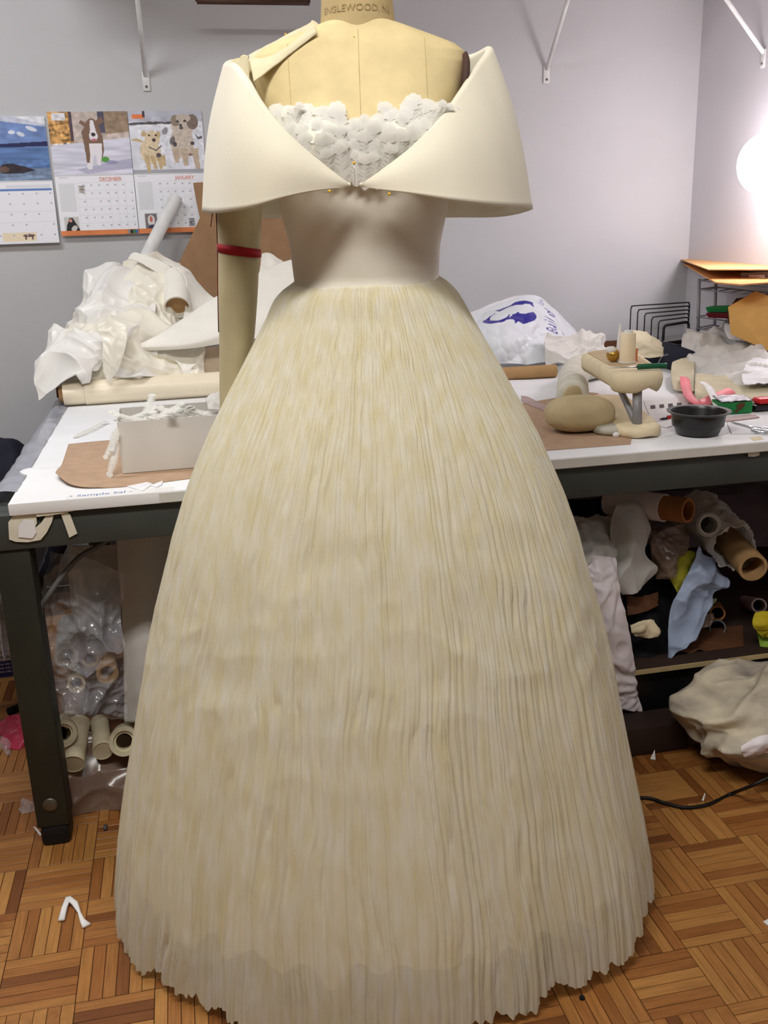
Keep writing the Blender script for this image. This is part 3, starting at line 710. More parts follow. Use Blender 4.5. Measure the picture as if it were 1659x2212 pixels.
# ball-head pins
def pin(p0, p1, label, grp=None, r=.0022):
    p0 = np.asarray(p0, float); p1 = np.asarray(p1, float); q = thing('dressmaker_pin', label, 'pin', p1, grp)
    obj('shaft', rings([p0, p1], .00035, 6), m_steelpin, q); obj('head', lump(p1, (r, r, r), 0, nu=14, nv=10), m_yellow, q)
pin(L(767, 402, -.168), L(765, 352, -.172), 'upright pin with yellow ball head closing the folded collar')
pin(L(700, 418, -.12), L(712, 413, -.172), 'yellow pin under the left collar flap on the bodice')
pin(L(855, 424, -.12), L(841, 419, -.172), 'yellow pin under the right collar flap on the bodice')
for i, (x, y, ly) in enumerate(((641, 66, .01), (636, 80, -.03), (617, 74, .02))):
    p_ = L(x, y, ly); pin(p_ + np.array([.004, .012, -.012]), p_, ['yellow pin on the shoulder strap ridge beside the ruffle', 'yellow pin on the front face of the shoulder strap', 'yellow pin on the shoulder strap ridge toward the arm'][i], None, .0018)
pin(a1 + np.array([0, .01, -.004]), L(765, 79, -.062), 'steel pin at the base of the stamped neck', None, .001)

# ================================================================== wall calendars (flat printed pages)
class Ras:
    def __init__(s, w, h, bg):
        s.w, s.h = w, h; s.c = np.zeros((h, w, 3)) + lin(bg); yy, xx = np.mgrid[0:h, 0:w]; s.x = (xx + .5)/w; s.y = (yy + .5)/h
    def put(s, mask, rgb, a=1.): s.c[mask] = s.c[mask]*(1 - a) + lin(rgb)*a
    def ell(s, cx, cy, rx, ry, rgb, rot=0., a=1.):
        dx, dy = s.x - cx, (s.y - cy); u = dx*cos(rot) + dy*sin(rot); v = -dx*sin(rot) + dy*cos(rot); s.put((u/rx)**2 + (v/ry)**2 < 1, rgb, a)
    def rect(s, x0, y0, x1, y1, rgb, a=1.): s.put((s.x > x0) & (s.x < x1) & (s.y > y0) & (s.y < y1), rgb, a)
    def poly(s, pts, rgb, a=1.):
        m = np.zeros(s.x.shape, bool); n = len(pts)
        for i in range(n):
            (x0, y0), (x1, y1) = pts[i], pts[(i + 1) % n]
            if y0 == y1: continue
            c = ((y0 > s.y) != (y1 > s.y)) & (s.x < (x1 - x0)*(s.y - y0)/(y1 - y0) + x0); m ^= c
        s.put(m, rgb, a)
    def noise(s, f, amt, mask=None, fx=1., fy=1., seed=0.):
        n = perlin(np.stack([s.x*f*fx, s.y*f*fy, 0*s.x + seed + .5], -1)); k = 1 + amt*n[..., None]*2
        if mask is None: s.c *= k
        else: s.c[mask] *= k[mask]
        s.c = np.clip(s.c, 0, 1)
def printed(name, ras, org, ux, uy, parent, bulge=None, m=None, label=None):
    h, w = ras.h, ras.w; V = []; org = np.asarray(org, float); ux = np.asarray(ux, float); uy = np.asarray(uy, float)
    jj, ii = np.meshgrid(np.arange(w)/(w - 1), np.arange(h)/(h - 1)); S_ = org + ii[..., None]*uy + jj[..., None]*ux
    if bulge is not None: S_[..., 1] -= bulge(jj, ii)
    return obj(name, (S_.reshape(-1, 3), np.array(gridF(h, w))[:, ::-1]), m or m_print, parent, colors=ras.c.reshape(-1, 3))
def sea():
    r = Ras(150, 130, (120, 146, 200)); r.noise(5, .12)
    r.poly([(0, 0), (1, 0), (1, .16), (.55, .08), (.3, .02)], (205, 210, 228)); r.poly([(.62, 0), (1, 0), (1, .13), (.8, .06)], (236, 238, 246))
    r.noise(14, .25, r.y < .35); r.ell(.60, .24, .04, .03, (226, 232, 246)); r.ell(.83, .19, .07, .03, (220, 226, 242), .5); r.ell(.7, .27, .05, .03, (214, 222, 240), .6)
    r.poly([(0, .44), (.4, .42), (1, .385), (1, .46), (.5, .47), (0, .50)], (44, 48, 92))
    b = r.y > .47; r.c[b] = lin((96, 126, 178)); r.rect(0, .8, 1, 1, (128, 148, 176)); r.noise(10, .3, b, .4, 3)
    r.poly([(0, .66), (.12, .70), (.45, .80), (.45, .84), (0, .72)], (170, 172, 178)); r.poly([(0, .70), (.4, .80), (.42, .84), (0, .79)], (44, 44, 62))
    r.poly([(.37, .82), (.45, .73), (.55, .72), (.7, .77), (.82, .83), (.66, .88), (.45, .88)], (56, 50, 58)); r.ell(.46, .81, .06, .05, (104, 84, 78)); r.noise(16, .3, b & (r.y > .68))
    return r
def dog1():
    r = Ras(150, 130, (216, 216, 232)); t_ = r.y < .5 - .12*r.x + .03
    r.c[t_] = lin((202, 188, 180)); r.poly([(0, 0), (.30, 0), (.3, .48), (0, .5)], (196, 150, 92)); r.noise(22, .9, (r.x < .28) & t_); r.rect(.05, .02, .22, .14, (226, 224, 228)); r.rect(.26, 0, .30, .46, (92, 74, 84)); r.rect(.62, 0, .72, .34, (86, 82, 100)); r.poly([(.7, .0), (1, 0), (1, .32), (.7, .36)], (160, 138, 116)); r.noise(16, .3, t_)
    b = ~t_; r.noise(6, .22, b, .5, 4); r.poly([(.3, .9), (1, .74), (1, .9), (.4, .97)], (172, 170, 198), .7)
    br = (132, 104, 88); wh = (238, 234, 240)
    r.poly([(.40, .32), (.46, .22), (.62, .22), (.66, .4), (.66, .62), (.61, .80), (.57, .80), (.56, .62), (.5, .62), (.47, .80), (.43, .80), (.42, .55)], br)
    r.poly([(.38, .18), (.41, .13), (.46, .18), (.46, .25)], br); r.poly([(.60, .14), (.66, .09), (.70, .16), (.62, .22)], br)
    r.ell(.54, .27, .09, .16, br); r.poly([(.52, .14), (.56, .14), (.59, .36), (.58, .46), (.50, .44)], wh); r.ell(.545, .385, .055, .07, wh); r.ell(.545, .36, .028, .03, (64, 54, 58)); r.ell(.55, .445, .035, .02, (196, 120, 130))
    r.poly([(.48, .5), (.64, .5), (.63, .66), (.60, .84), (.56, .84), (.55, .68), (.52, .68), (.49, .9), (.45, .9), (.48, .68)], wh); r.ell(.46, .86, .035, .05, wh); r.ell(.58, .80, .03, .045, wh)
    r.ell(.665, .755, .05, .045, (96, 164, 74)); r.ell(.74, .80, .08, .03, (140, 140, 178), 0, .7)
    return r
def dog2():
    r = Ras(150, 130, (228, 230, 240)); r.rect(0, 0, 1, .17, (190, 192, 206)); r.noise(8, .12); r.rect(.05, .055, .22, .12, (236, 132, 80)); r.rect(.19, 0, .225, .10, (70, 60, 70))
    for x, w_ in ((.1, .12), (.25, .1), (.36, .12), (.55, .1)): r.ell(x, .2 - .02*x, w_, .022, (96, 92, 100), -.1)
    r.noise(20, .3, (r.y > .16) & (r.y < .24)); r.rect(0, .93, 1, 1, (170, 172, 182)); r.noise(9, .06)
    c1 = (226, 208, 176); c2 = (204, 180, 140)
    r.poly([(.02, .44), (.1, .43), (.17, .47), (.16, .5), (.08, .47), (.02, .47)], c2); r.ell(.26, .64, .14, .2, c1); r.ell(.30, .44, .10, .13, c1); r.ell(.19, .36, .035, .045, c2); r.ell(.385, .37, .03, .05, c2)
    for x in (.26, .35): r.ell(x, .385, .015, .018, (70, 50, 40))
    r.ell(.32, .46, .024, .03, (80, 62, 60)); r.poly([(.25, .56), (.34, .61), (.41, .54), (.42, .56), (.34, .64), (.24, .58)], (120, 116, 112))
    for x0, x1, y1 in ((.20, .22, .97), (.28, .31, .92), (.36, .385, .92), (.42, .43, .88)): r.poly([(x0 - .035, .7), (x0 + .035, .7), (x1 + .025, y1), (x1 - .02, y1)], c2)
    r.ell(.365, .70, .035, .035, (96, 84, 88))
    g1 = (206, 192, 180); g2 = (120, 112, 112)
    r.ell(.70, .5, .16, .26, g1); r.ell(.72, .24, .15, .17, g1); r.ell(.63, .16, .06, .09, (150, 134, 118)); r.ell(.86, .18, .08, .12, (128, 112, 104)); r.ell(.74, .12, .1, .07, (196, 184, 172)); r.ell(.70, .235, .022, .025, (84, 80, 84)); r.ell(.705, .275, .03, .022, (96, 92, 96)); r.ell(.66, .17, .02, .018, (66, 56, 56)); r.ell(.76, .165, .02, .018, (66, 56, 56))
    r.ell(.57, .47, .035, .07, g2, .3); r.ell(.60, .53, .03, .04, (84, 80, 88)); r.ell(.84, .52, .03, .03, (84, 80, 88)); r.ell(.48, .32, .035, .06, (150, 150, 158), .4); r.poly([(.88, .37), (.93, .42), (.98, .40), (.98, .44), (.92, .46)], (92, 92, 100))
    for x0, x1, y1 in ((.60, .61, .82), (.72, .73, .88), (.86, .89, .93)): r.poly([(x0 - .05, .6), (x0 + .05, .6), (x1 + .03, y1), (x1 - .03, y1)], (196, 176, 156))
    r.ell(.80, .70, .03, .02, (150, 110, 100)); r.noise(26, .16, (r.x > .1) & (r.y > .1) & (r.y < .9))
    return r
def page(seed, kind):
    r = Ras(150, 120, (240, 241, 248)); rg = random.Random(seed); g = (206, 208, 216)
    if kind == 0:
        r.rect(.45, .07, .97, .12, (222, 224, 232)); r.rect(0, .125, .98, .155, (96, 132, 196)); cols = np.linspace(.02, .98, 7); x0, y0, y1 = 0, .16, .98
        r.rect(.34, .82, .74, .96, (238, 224, 196)); r.ell(.65, .87, .07, .025, (110, 84, 80)); r.rect(.6, .88, .62, .93, (110, 84, 80)); r.rect(.68, .88, .70, .93, (110, 84, 80))
    else:
        r.rect(.04, .13, .24, .60, (222, 224, 228)); r.rect(.05, .035, .17, .05, (206, 208, 216)); x0, y0, y1 = .27, .13, .93; cols = np.linspace(.27, .98, 8)
        r.rect(.06 if kind == 1 else .09, .68 if kind == 1 else .66, .25 if kind == 1 else .27, .94, (206, 204, 200))
        if kind == 1:
            r.poly([(.07, .94), (.09, .82), (.13, .7), (.17, .7), (.21, .8), (.25, .9), (.25, .94)], (38, 36, 42)); r.ell(.142, .745, .02, .028, (214, 150, 140)); r.ell(.18, .875, .035, .05, (206, 200, 196), .4)
            r.rect(.28, .17, .37, .30, (214, 212, 210)); r.ell(.325, .25, .035, .04, (150, 140, 130)); r.rect(.29, .18, .36, .2, (120, 116, 116))
        else:
            r.rect(.10, .67, .26, .93, (120, 116, 116)); r.ell(.18, .78, .05, .09, (222, 218, 218)); r.ell(.18, .76, .02, .05, (200, 110, 96)); r.ell(.185, .90, .05, .05, (56, 58, 92)); r.rect(.70, .76, .79, .90, (150, 146, 150)); r.ell(.75, .82, .03, .05, (104, 100, 108))
    rows_ = np.linspace(y0, y1, 7 if kind else 6)
    for y in rows_: r.rect(x0, y - .003, .98, y + .003, (226, 227, 234))
    for x in cols: r.rect(x - .002, y0, x + .002, y1, (226, 227, 234))
    for y in rows_[:-1]:
        for x in cols[1:]:
            if rg.random() < .9: r.rect(x - .035, y + .03, x - .012, y + .055, (182, 182, 196))
    return r
def calendar(x0, x1, zt, zm, zb, pic, kind, label, skew, bottom, th, head=None):
    t_ = thing('wall_calendar', label, 'calendar', ((x0 + x1)/2, YW - th/2, zb)); yb = YW - th
    bul = lambda j, i: .012*i*i
    obj('backing', box((x0, YW - th + .0008, zm), (x1, YW - .0004, zt)), m_paper, t_, smooth=False)
    V = [(x0, yb + .0008, zm), (x1, yb + .0008, zm), (x1, yb - .0112, zb), (x0, yb - .0112, zb)]
    obj('lower_pages', prism(V, (0, th - .002, 0)), m_paper, t_, smooth=False)
    printed('picture', pic(), (x0, yb, zt), (x1 - x0, 0, 0), (0, 0, zm - zt), t_)
    pg = printed('month_page', page(kind*3 + 1, kind), (x0, yb, zm), (x1 - x0, 0, 0), (0, 0, zb - zm), t_, lambda j, i: .012*i)
    obj('fold', rings([(x0, yb - .0005, zm), (x1, yb - .0005, zm)], .0012, 8), m_paper, t_)
    if bottom:
        hb = .016
        o_ = obj('orange_band', prism([(x0, yb - .0114, zb + hb), (x1, yb - .0114, zb + hb), (x1, yb - .0122, zb), (x0, yb - .0122, zb)], (0, -.0008, 0)), m_orange, t_, smooth=False)
        if bottom == 2:
            for k, c in enumerate((m_grey, m_black, m_greenb, m_bluepen)):
                xa = x1 - .036 + k*.0085; obj('band_mark', prism([(xa, yb - .0124, zb + hb - .002), (xa + .008, yb - .0124, zb + hb - .002), (xa + .008, yb - .0131, zb + .002), (xa, yb - .0131, zb + .002)], (0, -.0006, 0)), c, o_, smooth=False)
    if head:
        obj('month_name', mapv(text_vf(head, .018), lambda x, y, z: (x0 + (x1 - x0)*.56 + x*.82, yb - .0022, zm - .02 + y)), m_headp, pg, smooth=False)
m_headp = M('orange_print', (236, 150, 130), .7)
pa = P(96, 252, YW); pm = P(110, 390, YW); pb = P(122, 524, YW)
calendar(pa[0] - .27, pa[0], pa[2], pm[2], pb[2], sea, 0, 'wall calendar with a blue mountain lake picture', 0, 0, .008)
pa = P(101, 242, YW); pm = P(118, 380, YW); pb = P(134, 510, YW); pc = P(288, 372, YW); pd = P(445, 370, YW)
calendar(pa[0], pc[0] - .001, pa[2], pm[2], pb[2], dog1, 1, 'wall calendar with a brown and white dog on snow', 0, 2, .006, 'DECEMBER')
calendar(pc[0] + .001, pd[0], pa[2], pm[2], pb[2], dog2, 2, 'wall calendar with two running dogs on snow', 0, 1, .0055, 'JANUARY')

# ================================================================== on the table, calendar side
def tab(pts, th=.0006, z=H): return prism([T(x, y, z + .0004) for x, y in pts], (0, 0, th))
# leaning sheets and tubes at the wall
solo('kraft_board', prism([P(x, y, YW - .055) for x, y in ((417, 395), (441, 393), (452, 425), (520, 420), (640, 440), (700, 560), (660, 690), (560, 700), (470, 690), (415, 690), (372, 640), (385, 570), (432, 470), (425, 440))], (0, .004, 0)), m_card, 'brown kraft pattern board leaning on the wall behind the cloth arm', 'board', smooth=False)
solo('paper_tube', hollow(P(381, 424, YW - .028), P(306, 574, YW - .10), .0215, .018), m_white, 'slim white paper tube leaning against the dog calendars', 'tube', auto=40)
# heap of satin, cloth by cloth
def cl(name, rows, m, label, **k):
    return solo(name, sheet(netP(rows), **k), m, label, 'fabric')
cl('satin_cloth', [[(135, 848, 3.25), (170, 700, 3.30), (250, 640, 3.34), (330, 640, 3.34), (410, 700, 3.3)], [(105, 830, 3.05), (150, 740, 3.0), (240, 700, 3.02), (330, 690, 3.05), (430, 740, 3.1)], [(120, 838, 2.98), (190, 800, 2.94), (250, 780, 2.94), (340, 790, 2.96), (440, 800, 2.98)], [(150, 838, 2.96), (200, 836, 2.93), (260, 834, 2.93), (340, 830, 2.94), (440, 826, 2.95)]], m_satin, 'ivory satin spread under the heap at the wall', nu=120, nv=120, amp=.05, f=8, seed=2, octs=2, zmin=H, fold=1)
cl('satin_cloth', [[(150, 700, 3.30), (185, 620, 3.34), (235, 575, 3.37), (300, 590, 3.36)], [(150, 740, 3.16), (200, 650, 3.18), (250, 630, 3.2), (330, 650, 3.2)], [(160, 770, 3.08), (215, 700, 3.07), (275, 690, 3.08), (330, 700, 3.1)], [(190, 765, 3.10), (230, 752, 3.08), (280, 738, 3.08), (320, 730, 3.1)]], m_satinw, 'white satin peaked in a crumpled fan on the heap', nu=120, nv=120, amp=.06, f=7.5, seed=5, octs=2, zmin=H, fold=1)
cl('satin_cloth', [[(268, 560, 3.38), (310, 552, 3.42), (360, 560, 3.42), (395, 590, 3.4)], [(250, 620, 3.28), (300, 580, 3.30), (350, 580, 3.30), (400, 620, 3.28)], [(240, 690, 3.18), (300, 640, 3.18), (350, 640, 3.18), (400, 680, 3.18)], [(240, 735, 3.12), (300, 720, 3.11), (350, 715, 3.11), (400, 730, 3.12)]], m_satin, 'glossy ivory satin arched at the top of the heap', nu=110, nv=110, amp=.045, f=8, seed=8, octs=2, zmin=H, fold=1)
cl('satin_cloth', [[(118, 700, 3.1), (190, 716, 2.96), (260, 706, 2.95), (300, 700, 3.0)], [(96, 745, 3.05), (150, 765, 2.93), (220, 756, 2.92), (270, 740, 2.95)], [(80, 790, 2.98), (130, 810, 2.91), (190, 800, 2.90), (235, 776, 2.93)], [(92, 868, 2.92), (112, 846, 2.9), (150, 824, 2.89), (190, 806, 2.9)]], m_satinw, 'white satin sliding off the table edge in long folds', nu=120, nv=120, amp=.045, f=8, seed=13, octs=2, warp=.5, fold=1)
cl('satin_cloth', [[(212, 716, 2.90), (240, 706, 2.90), (275, 704, 2.91)], [(222, 740, 2.885), (245, 745, 2.88), (272, 745, 2.885)], [(222, 780, 2.88), (240, 790, 2.875), (258, 790, 2.88)], [(228, 815, 2.885), (234, 822, 2.88), (240, 818, 2.885)]], m_satin, 'pointed ivory satin end hanging down the heap', nu=40, nv=40, amp=.012, f=18, seed=4, octs=2)
cl('satin_cloth', [[(262, 730, 2.99), (300, 725, 3.0), (345, 735, 3.0)], [(250, 770, 2.95), (290, 775, 2.945), (340, 775, 2.96)], [(245, 815, 2.925), (290, 820, 2.92), (345, 812, 2.93)]], m_satinw, 'white satin folds beside the pointed ivory end', nu=70, nv=70, amp=.04, f=9, seed=31, octs=2, zmin=H, fold=1)
cl('wool_selvedge', [[(276, 560, 3.33), (284, 548, 3.33), (292, 545, 3.33)], [(300, 566, 3.30), (312, 556, 3.30), (322, 554, 3.30)], [(340, 590, 3.27), (352, 576, 3.27), (362, 572, 3.27)], [(372, 612, 3.25), (384, 600, 3.25), (394, 594, 3.25)]], m_felt, 'white selvedge strip folded over the heap top', nu=40, nv=14, amp=.003, f=40, seed=1, thick=.004)
# wool roll end and swathe
o = thing('wool_roll', 'short white wool roll with open tan core on the heap', 'fabric roll', P(385, 660, 3.17))
pa, pb = P(382, 600, 3.27), P(383, 664, 3.14)
obj('wool', hollow(pa, pb, .042, .037), m_felt, o, auto=50); obj('core', rings([pa, pb + (pa - pb)*.12], .0365, 28), m_tube, o, auto=50)
cl('wool_cloth', [[(350, 560, 3.29), (395, 575, 3.3), (420, 600, 3.3)], [(398, 600, 3.2), (425, 620, 3.22), (450, 636, 3.23)], [(400, 660, 3.16), (430, 664, 3.17), (470, 650, 3.2)], [(395, 690, 3.12), (440, 690, 3.13), (480, 670, 3.16)]], m_felt, 'thick white wool falling from the roll', nu=40, nv=30, amp=.006, f=10, seed=6, thick=.004)
cl('wool_cloth', [[(395, 690, 3.05), (470, 640, 3.06), (560, 590, 3.1), (640, 560, 3.14), (720, 560, 3.16)], [(330, 730, 2.98), (440, 700, 2.97), (560, 640, 3.02), (640, 610, 3.05), (720, 610, 3.08)], [(285, 748, 2.97), (420, 740, 2.93), (560, 690, 2.95), (640, 660, 2.98), (720, 660, 3.0)], [(272, 758, 2.98), (400, 752, 2.96), (560, 730, 2.93), (640, 720, 2.93), (720, 720, 2.95)]], m_felt, 'smooth white wool band sweeping behind the cloth arm', nu=60, nv=40, amp=.006, f=4, seed=3, thick=.003)
cl('wool_cloth', [[(566, 548, 3.2), (590, 552, 3.22), (640, 590, 3.24)], [(560, 590, 3.16), (600, 580, 3.17), (650, 605, 3.18)], [(556, 610, 3.13), (610, 610, 3.13), (660, 640, 3.13)]], m_felt, 'white wool corner peaking between arm and bodice', nu=30, nv=30, amp=.01, f=14, seed=7, thick=.003)
cl('organza_scrap', [[(300, 765, 3.02), (400, 760, 3.04), (520, 740, 3.06)], [(310, 800, 2.985), (400, 795, 2.99), (520, 790, 3.0)], [(300, 826, 2.95), (400, 824, 2.955), (520, 820, 2.96)]], m_peach, 'peach organza lying beneath the white wool band', nu=50, nv=40, amp=.012, f=10, seed=9, octs=2, zmin=H)
cl('organza_scrap', [[(316, 768, 2.965), (345, 772, 2.965), (390, 786, 2.97)], [(312, 798, 2.95), (345, 802, 2.95), (386, 808, 2.955)], [(305, 822, 2.938), (340, 823, 2.938), (375, 823, 2.94)]], m_muslin, 'square cream scrap propped against the satin heap', nu=24, nv=24, amp=.004, f=14, seed=4, octs=2, zmin=H)
cl('organza_scrap', [[(378, 778, 2.96), (400, 786, 2.95), (424, 786, 2.95)], [(392, 800, 2.94), (400, 806, 2.94), (415, 800, 2.945)], [(375, 822, 2.935), (410, 822, 2.935), (450, 822, 2.94)]], m_felt, 'small white folded scrap behind the cream roll', nu=24, nv=24, amp=.008, f=20, seed=14, octs=2, zmin=H)
# cream satin roll
pa, pb = T(138, 882), T(420, 862); dv = pb - pa; dv /= np.linalg.norm(dv); pa = pa + np.array([0, .034, .036]); pe = pa + dv*.78
o = thing('fabric_roll', 'long cream satin roll lying across the table', 'fabric roll', (*(pa + pe)[:2]/2, H))
obj('satin', rings([pa + dv*.062, pe], .0365, 40), m_cream, o, auto=40); obj('satin_end', rings([pa, pa + dv*.0615], .0335, 40), m_cream, o, auto=40)
obj('core', hollow(pa - dv*.012, pa - dv*.0005, .022, .018), m_tube, o, auto=40)
solo('wood_strip', box(T(130, 862) + np.array([-.012, .02, .0005]), T(150, 845) + np.array([.01, .1, .03]), .002), m_brownc, 'reddish wood block behind the end of the cream roll', 'block', auto=40)
# white box with feathers
c0 = T(265, 1025); zt = P(256, 914, c0[1])[2]; bw_, bd_ = .34, .17; hb = zt - H; rz = radians(1.5)
o = thing('open_box', 'white open carton holding feathers on kraft paper', 'box', (c0[0] + bw_/2, c0[1] + bd_/2, H + .002))
def bl(x, y, z): return (c0[0] + x*cos(rz) - y*sin(rz), c0[1] + x*sin(rz) + y*cos(rz), H + .002 + z)
def bbox(a, b_): v, f = box(a, b_); return np.array([bl(*q) for q in v]), f
obj('front_wall', bbox((0, 0, 0), (bw_, .002, hb)), m_boxw, o, smooth=False); obj('rear_wall', bbox((0, bd_, 0), (bw_, bd_ + .002, hb)), m_boxw, o, smooth=False)
obj('side_wall', bbox((0, .0021, 0), (.002, bd_ - .0001, hb)), m_boxw, o, smooth=False); obj('side_wall', bbox((bw_ - .002, .0021, 0), (bw_, bd_ - .0001, hb)), m_boxw, o, smooth=False)
obj('base', bbox((.002, .0021, 0), (bw_ - .002, bd_ - .0001, .002)), m_boxw, o, smooth=False)
for k in range(44):
    x, y = random.uniform(.02, .3), random.uniform(.02, .13); a = random.uniform(0, 6.28)
    solo('feather', feather_vf(bl(x - .03*cos(a), y - .02*sin(a), hb*random.uniform(.6, .97)), (cos(a), .5*sin(a), random.uniform(.0, .25)), (0, -.3, 1), random.uniform(.05, .09), .014, .006, 300 + k, 10, 5), m_feather, 'loose white feather lying in the open white carton', 'feather', 'feathers in the white carton')
solo('feather', feather_vf(P(300, 916, 2.02), P(238, 892, 2.06) - P(300, 916, 2.02), (0, -.4, 1), .075, .013, .004, 400, 14, 5), m_feather, 'cream feather poking over the corner of the white carton', 'feather')
for k, (a, b_, w_) in enumerate((((252, 925), (240, 965), .012), ((255, 955), (236, 1022), .012), ((258, 935), (228, 985), .009))):
    p0 = P(*a, 2.0); p1 = P(*b_, 1.985); solo('feather', feather_vf(p0, p1 - p0, (-.5, -1, .2), np.linalg.norm(p1 - p0)*1.15, w_, -.004, 420 + k, 14, 5), m_feather, ['white feather hanging high on the side of the carton', 'long white feather hanging down the side of the carton', 'wispy white feather sticking out beside the carton'][k], 'feather')
solo('tissue_paper', sheet([[bl(x, y, hb + .0 + .035*(1 - abs(j - 1))*(.5 + .5*(i > 0))) for j, y in enumerate((.04, .08, .13))] for i, x in enumerate((.19, .24, .3, .36))], 40, 30, .018, 22, 5, 3), m_tissue, 'crumpled white tissue rising from the feather carton', 'tissue')
# kraft sheet under the box, loose papers
S_ = [[T(148, 960), T(258, 950), T(500, 935)], [T(135, 1000), T(260, 990), T(500, 975)], [T(124, 1028) + np.array([0, 0, .012]), T(262, 1046), T(500, 1015)], [T(122, 1038) + np.array([0, 0, .016]), T(200, 1056) + np.array([0, 0, .003]), T(500, 1024)]]
solo('kraft_sheet', sheet(S_, 30, 30, .0004, 10, 1, thick=.0006, zmin=H - .001), m_kraft, 'curled kraft paper sheet under the white carton', 'paper')
solo('feather', feather_vf(T(160, 948) + np.array([0, 0, .003]), T(250, 905) - T(160, 948), (0, 0, 1), .2, .02, .004, 451, 14, 5), m_feather, 'large white feather lying on the table behind the kraft sheet', 'feather')
for k, (pts_, lb) in enumerate(((((275, 1052), (318, 1043), (330, 1047), (308, 1062)), 'white torn paper bit beside the curled kraft sheet'), (((325, 1050), (352, 1040), (350, 1048), (338, 1054)), 'small paper flake near the table front edge'))):
    solo('paper_scrap', tab(pts_, .002), m_paper, lb, 'paper', smooth=False)
solo('paper_wrinkle', sheet([[T(45, 1020), T(60, 1012), T(130, 1010)], [T(42, 1024) + np.array([0, 0, .005]), T(70, 1018) + np.array([0, 0, .006]), T(130, 1013) + np.array([0, 0, .002])], [T(44, 1030), T(72, 1026), T(128, 1018)]], 24, 12, .0015, 40, 2), m_paper, 'raised wrinkle of white paper across the table top', 'paper')
# plastic sheeting and black bags past the table end
rowsP = [[np.array([TL + .004, y_, H + .002]), np.array([TL - .035, y_, H + .004]), np.array([TL - .055, y_, H - .03]), np.array([TL - .066 - .02*(k % 2), y_, H - .16]), np.array([TL - .07, y_, H - .36 + .03*(k % 2)])] for k, y_ in enumerate((3.35, 2.9, 2.5, 2.15, 1.93))]
solo('plastic_sheet', sheet(rowsP, 70, 40, .006, 9, 3), m_clearg, 'grey plastic sheeting hanging over the table end', 'plastic sheet')

# ================================================================== on the table, window side
# printed carrier bag
net = netP([[(1020, 676, 3.24), (1080, 655, 3.30), (1150, 638, 3.34), (1195, 666, 3.34), (1250, 722, 3.34), (1290, 765, 3.30)], [(1015, 705, 3.12), (1080, 690, 3.14), (1140, 682, 3.18), (1200, 705, 3.2), (1245, 740, 3.22), (1295, 772, 3.24)], [(1020, 745, 3.06), (1090, 735, 3.05), (1150, 735, 3.08), (1205, 745, 3.12), (1250, 765, 3.15), (1290, 778, 3.2)], [(1040, 785, 3.04), (1100, 785, 3.03), (1150, 786, 3.04), (1200, 784, 3.08), (1245, 782, 3.12), (1285, 780, 3.18)]])
rb_ = Ras(240, 160, (226, 230, 236)); bl_ = (46, 38, 142)
rb_.ell(.185, .30, .085, .10, bl_); rb_.ell(.205, .27, .065, .075, (226, 230, 236)); rb_.ell(.37, .34, .085, .11, bl_); rb_.ell(.34, .24, .10, .085, (226, 230, 236)); rb_.poly([(.24, .36), (.33, .30), (.36, .40), (.30, .45)], bl_, 1.); rb_.poly([(.17, .16), (.30, .10), (.42, .14), (.44, .20), (.40, .17), (.30, .15), (.20, .20)], bl_)
rb_.ell(.245, .43, .05, .05, (226, 230, 236))
def btext(s_, cx, cy, hgt, wid, col, a=1.):      # lettering running up the bag
    G_ = {'G': ('.###.', '#...#', '#....', '#.###', '#...#', '#...#', '.###.'), 'u': ('.....', '.....', '#...#', '#...#', '#...#', '#..##', '.##.#'), 'i': ('..#..', '.....', '..#..', '..#..', '..#..', '..#..', '..#..'), 'l': ('..#..',)*7, 'd': ('....#', '....#', '.##.#', '#..##', '#...#', '#..##', '.##.#'), 'n': ('.....', '.....', '#.##.', '##..#', '#...#', '#...#', '#...#'), 'e': ('.....', '.....', '.###.', '#...#', '#####', '#....', '.###.')}
    n = len(s_)
    for k, ch in enumerate(s_):
        for r_ in range(7):
            for c_ in range(5):
                if G_[ch][r_][c_] == '#':
                    y = cy + hgt*(.5 - (k*6 + c_ + .5)/(6*n)); x = cx + wid*((r_ + .5)/7 - .5)
                    rb_.rect(x - wid/13, y - hgt/(6*n)*.55, x + wid/13, y + hgt/(6*n)*.55, col, a)
btext('Guild', .56, .31, .36, .085, bl_); btext('linen', .665, .36, .24, .03, (120, 116, 170)); btext('dune', .76, .33, .22, .06, (110, 108, 160)); btext('luine', .48, .09, .08, .06, (120, 116, 170))
nv2, nu2 = 160, 240; S_ = bic(net, nv2, nu2); d_ = creases(S_, 9, 21, 2); fade = np.linspace(.15, 1, nv2)[:, None]
S_ = S_ + normals(S_)*(-(d_*.045*fade))[..., None]; S_[..., 2] = np.maximum(S_[..., 2], H + .002)
back = S_.copy(); back[..., 1] = np.minimum(back[..., 1] + .05 + .10*np.sin(np.linspace(0, pi, nv2))[:, None], YW - .02)
o = thing('carrier_bag', 'stuffed white carrier bag with blue printed logo', 'plastic bag', (1.3, 3.2, H))
obj('bag_front', (S_.reshape(-1, 3), np.array(gridF(nv2, nu2))[:, ::-1]), m_bagprint, o, colors=rb_.c.reshape(-1, 3))
bs = back[::4, ::4]; obj('bag_back', (bs.reshape(-1, 3), gridF(*bs.shape[:2])), m_paper, o)
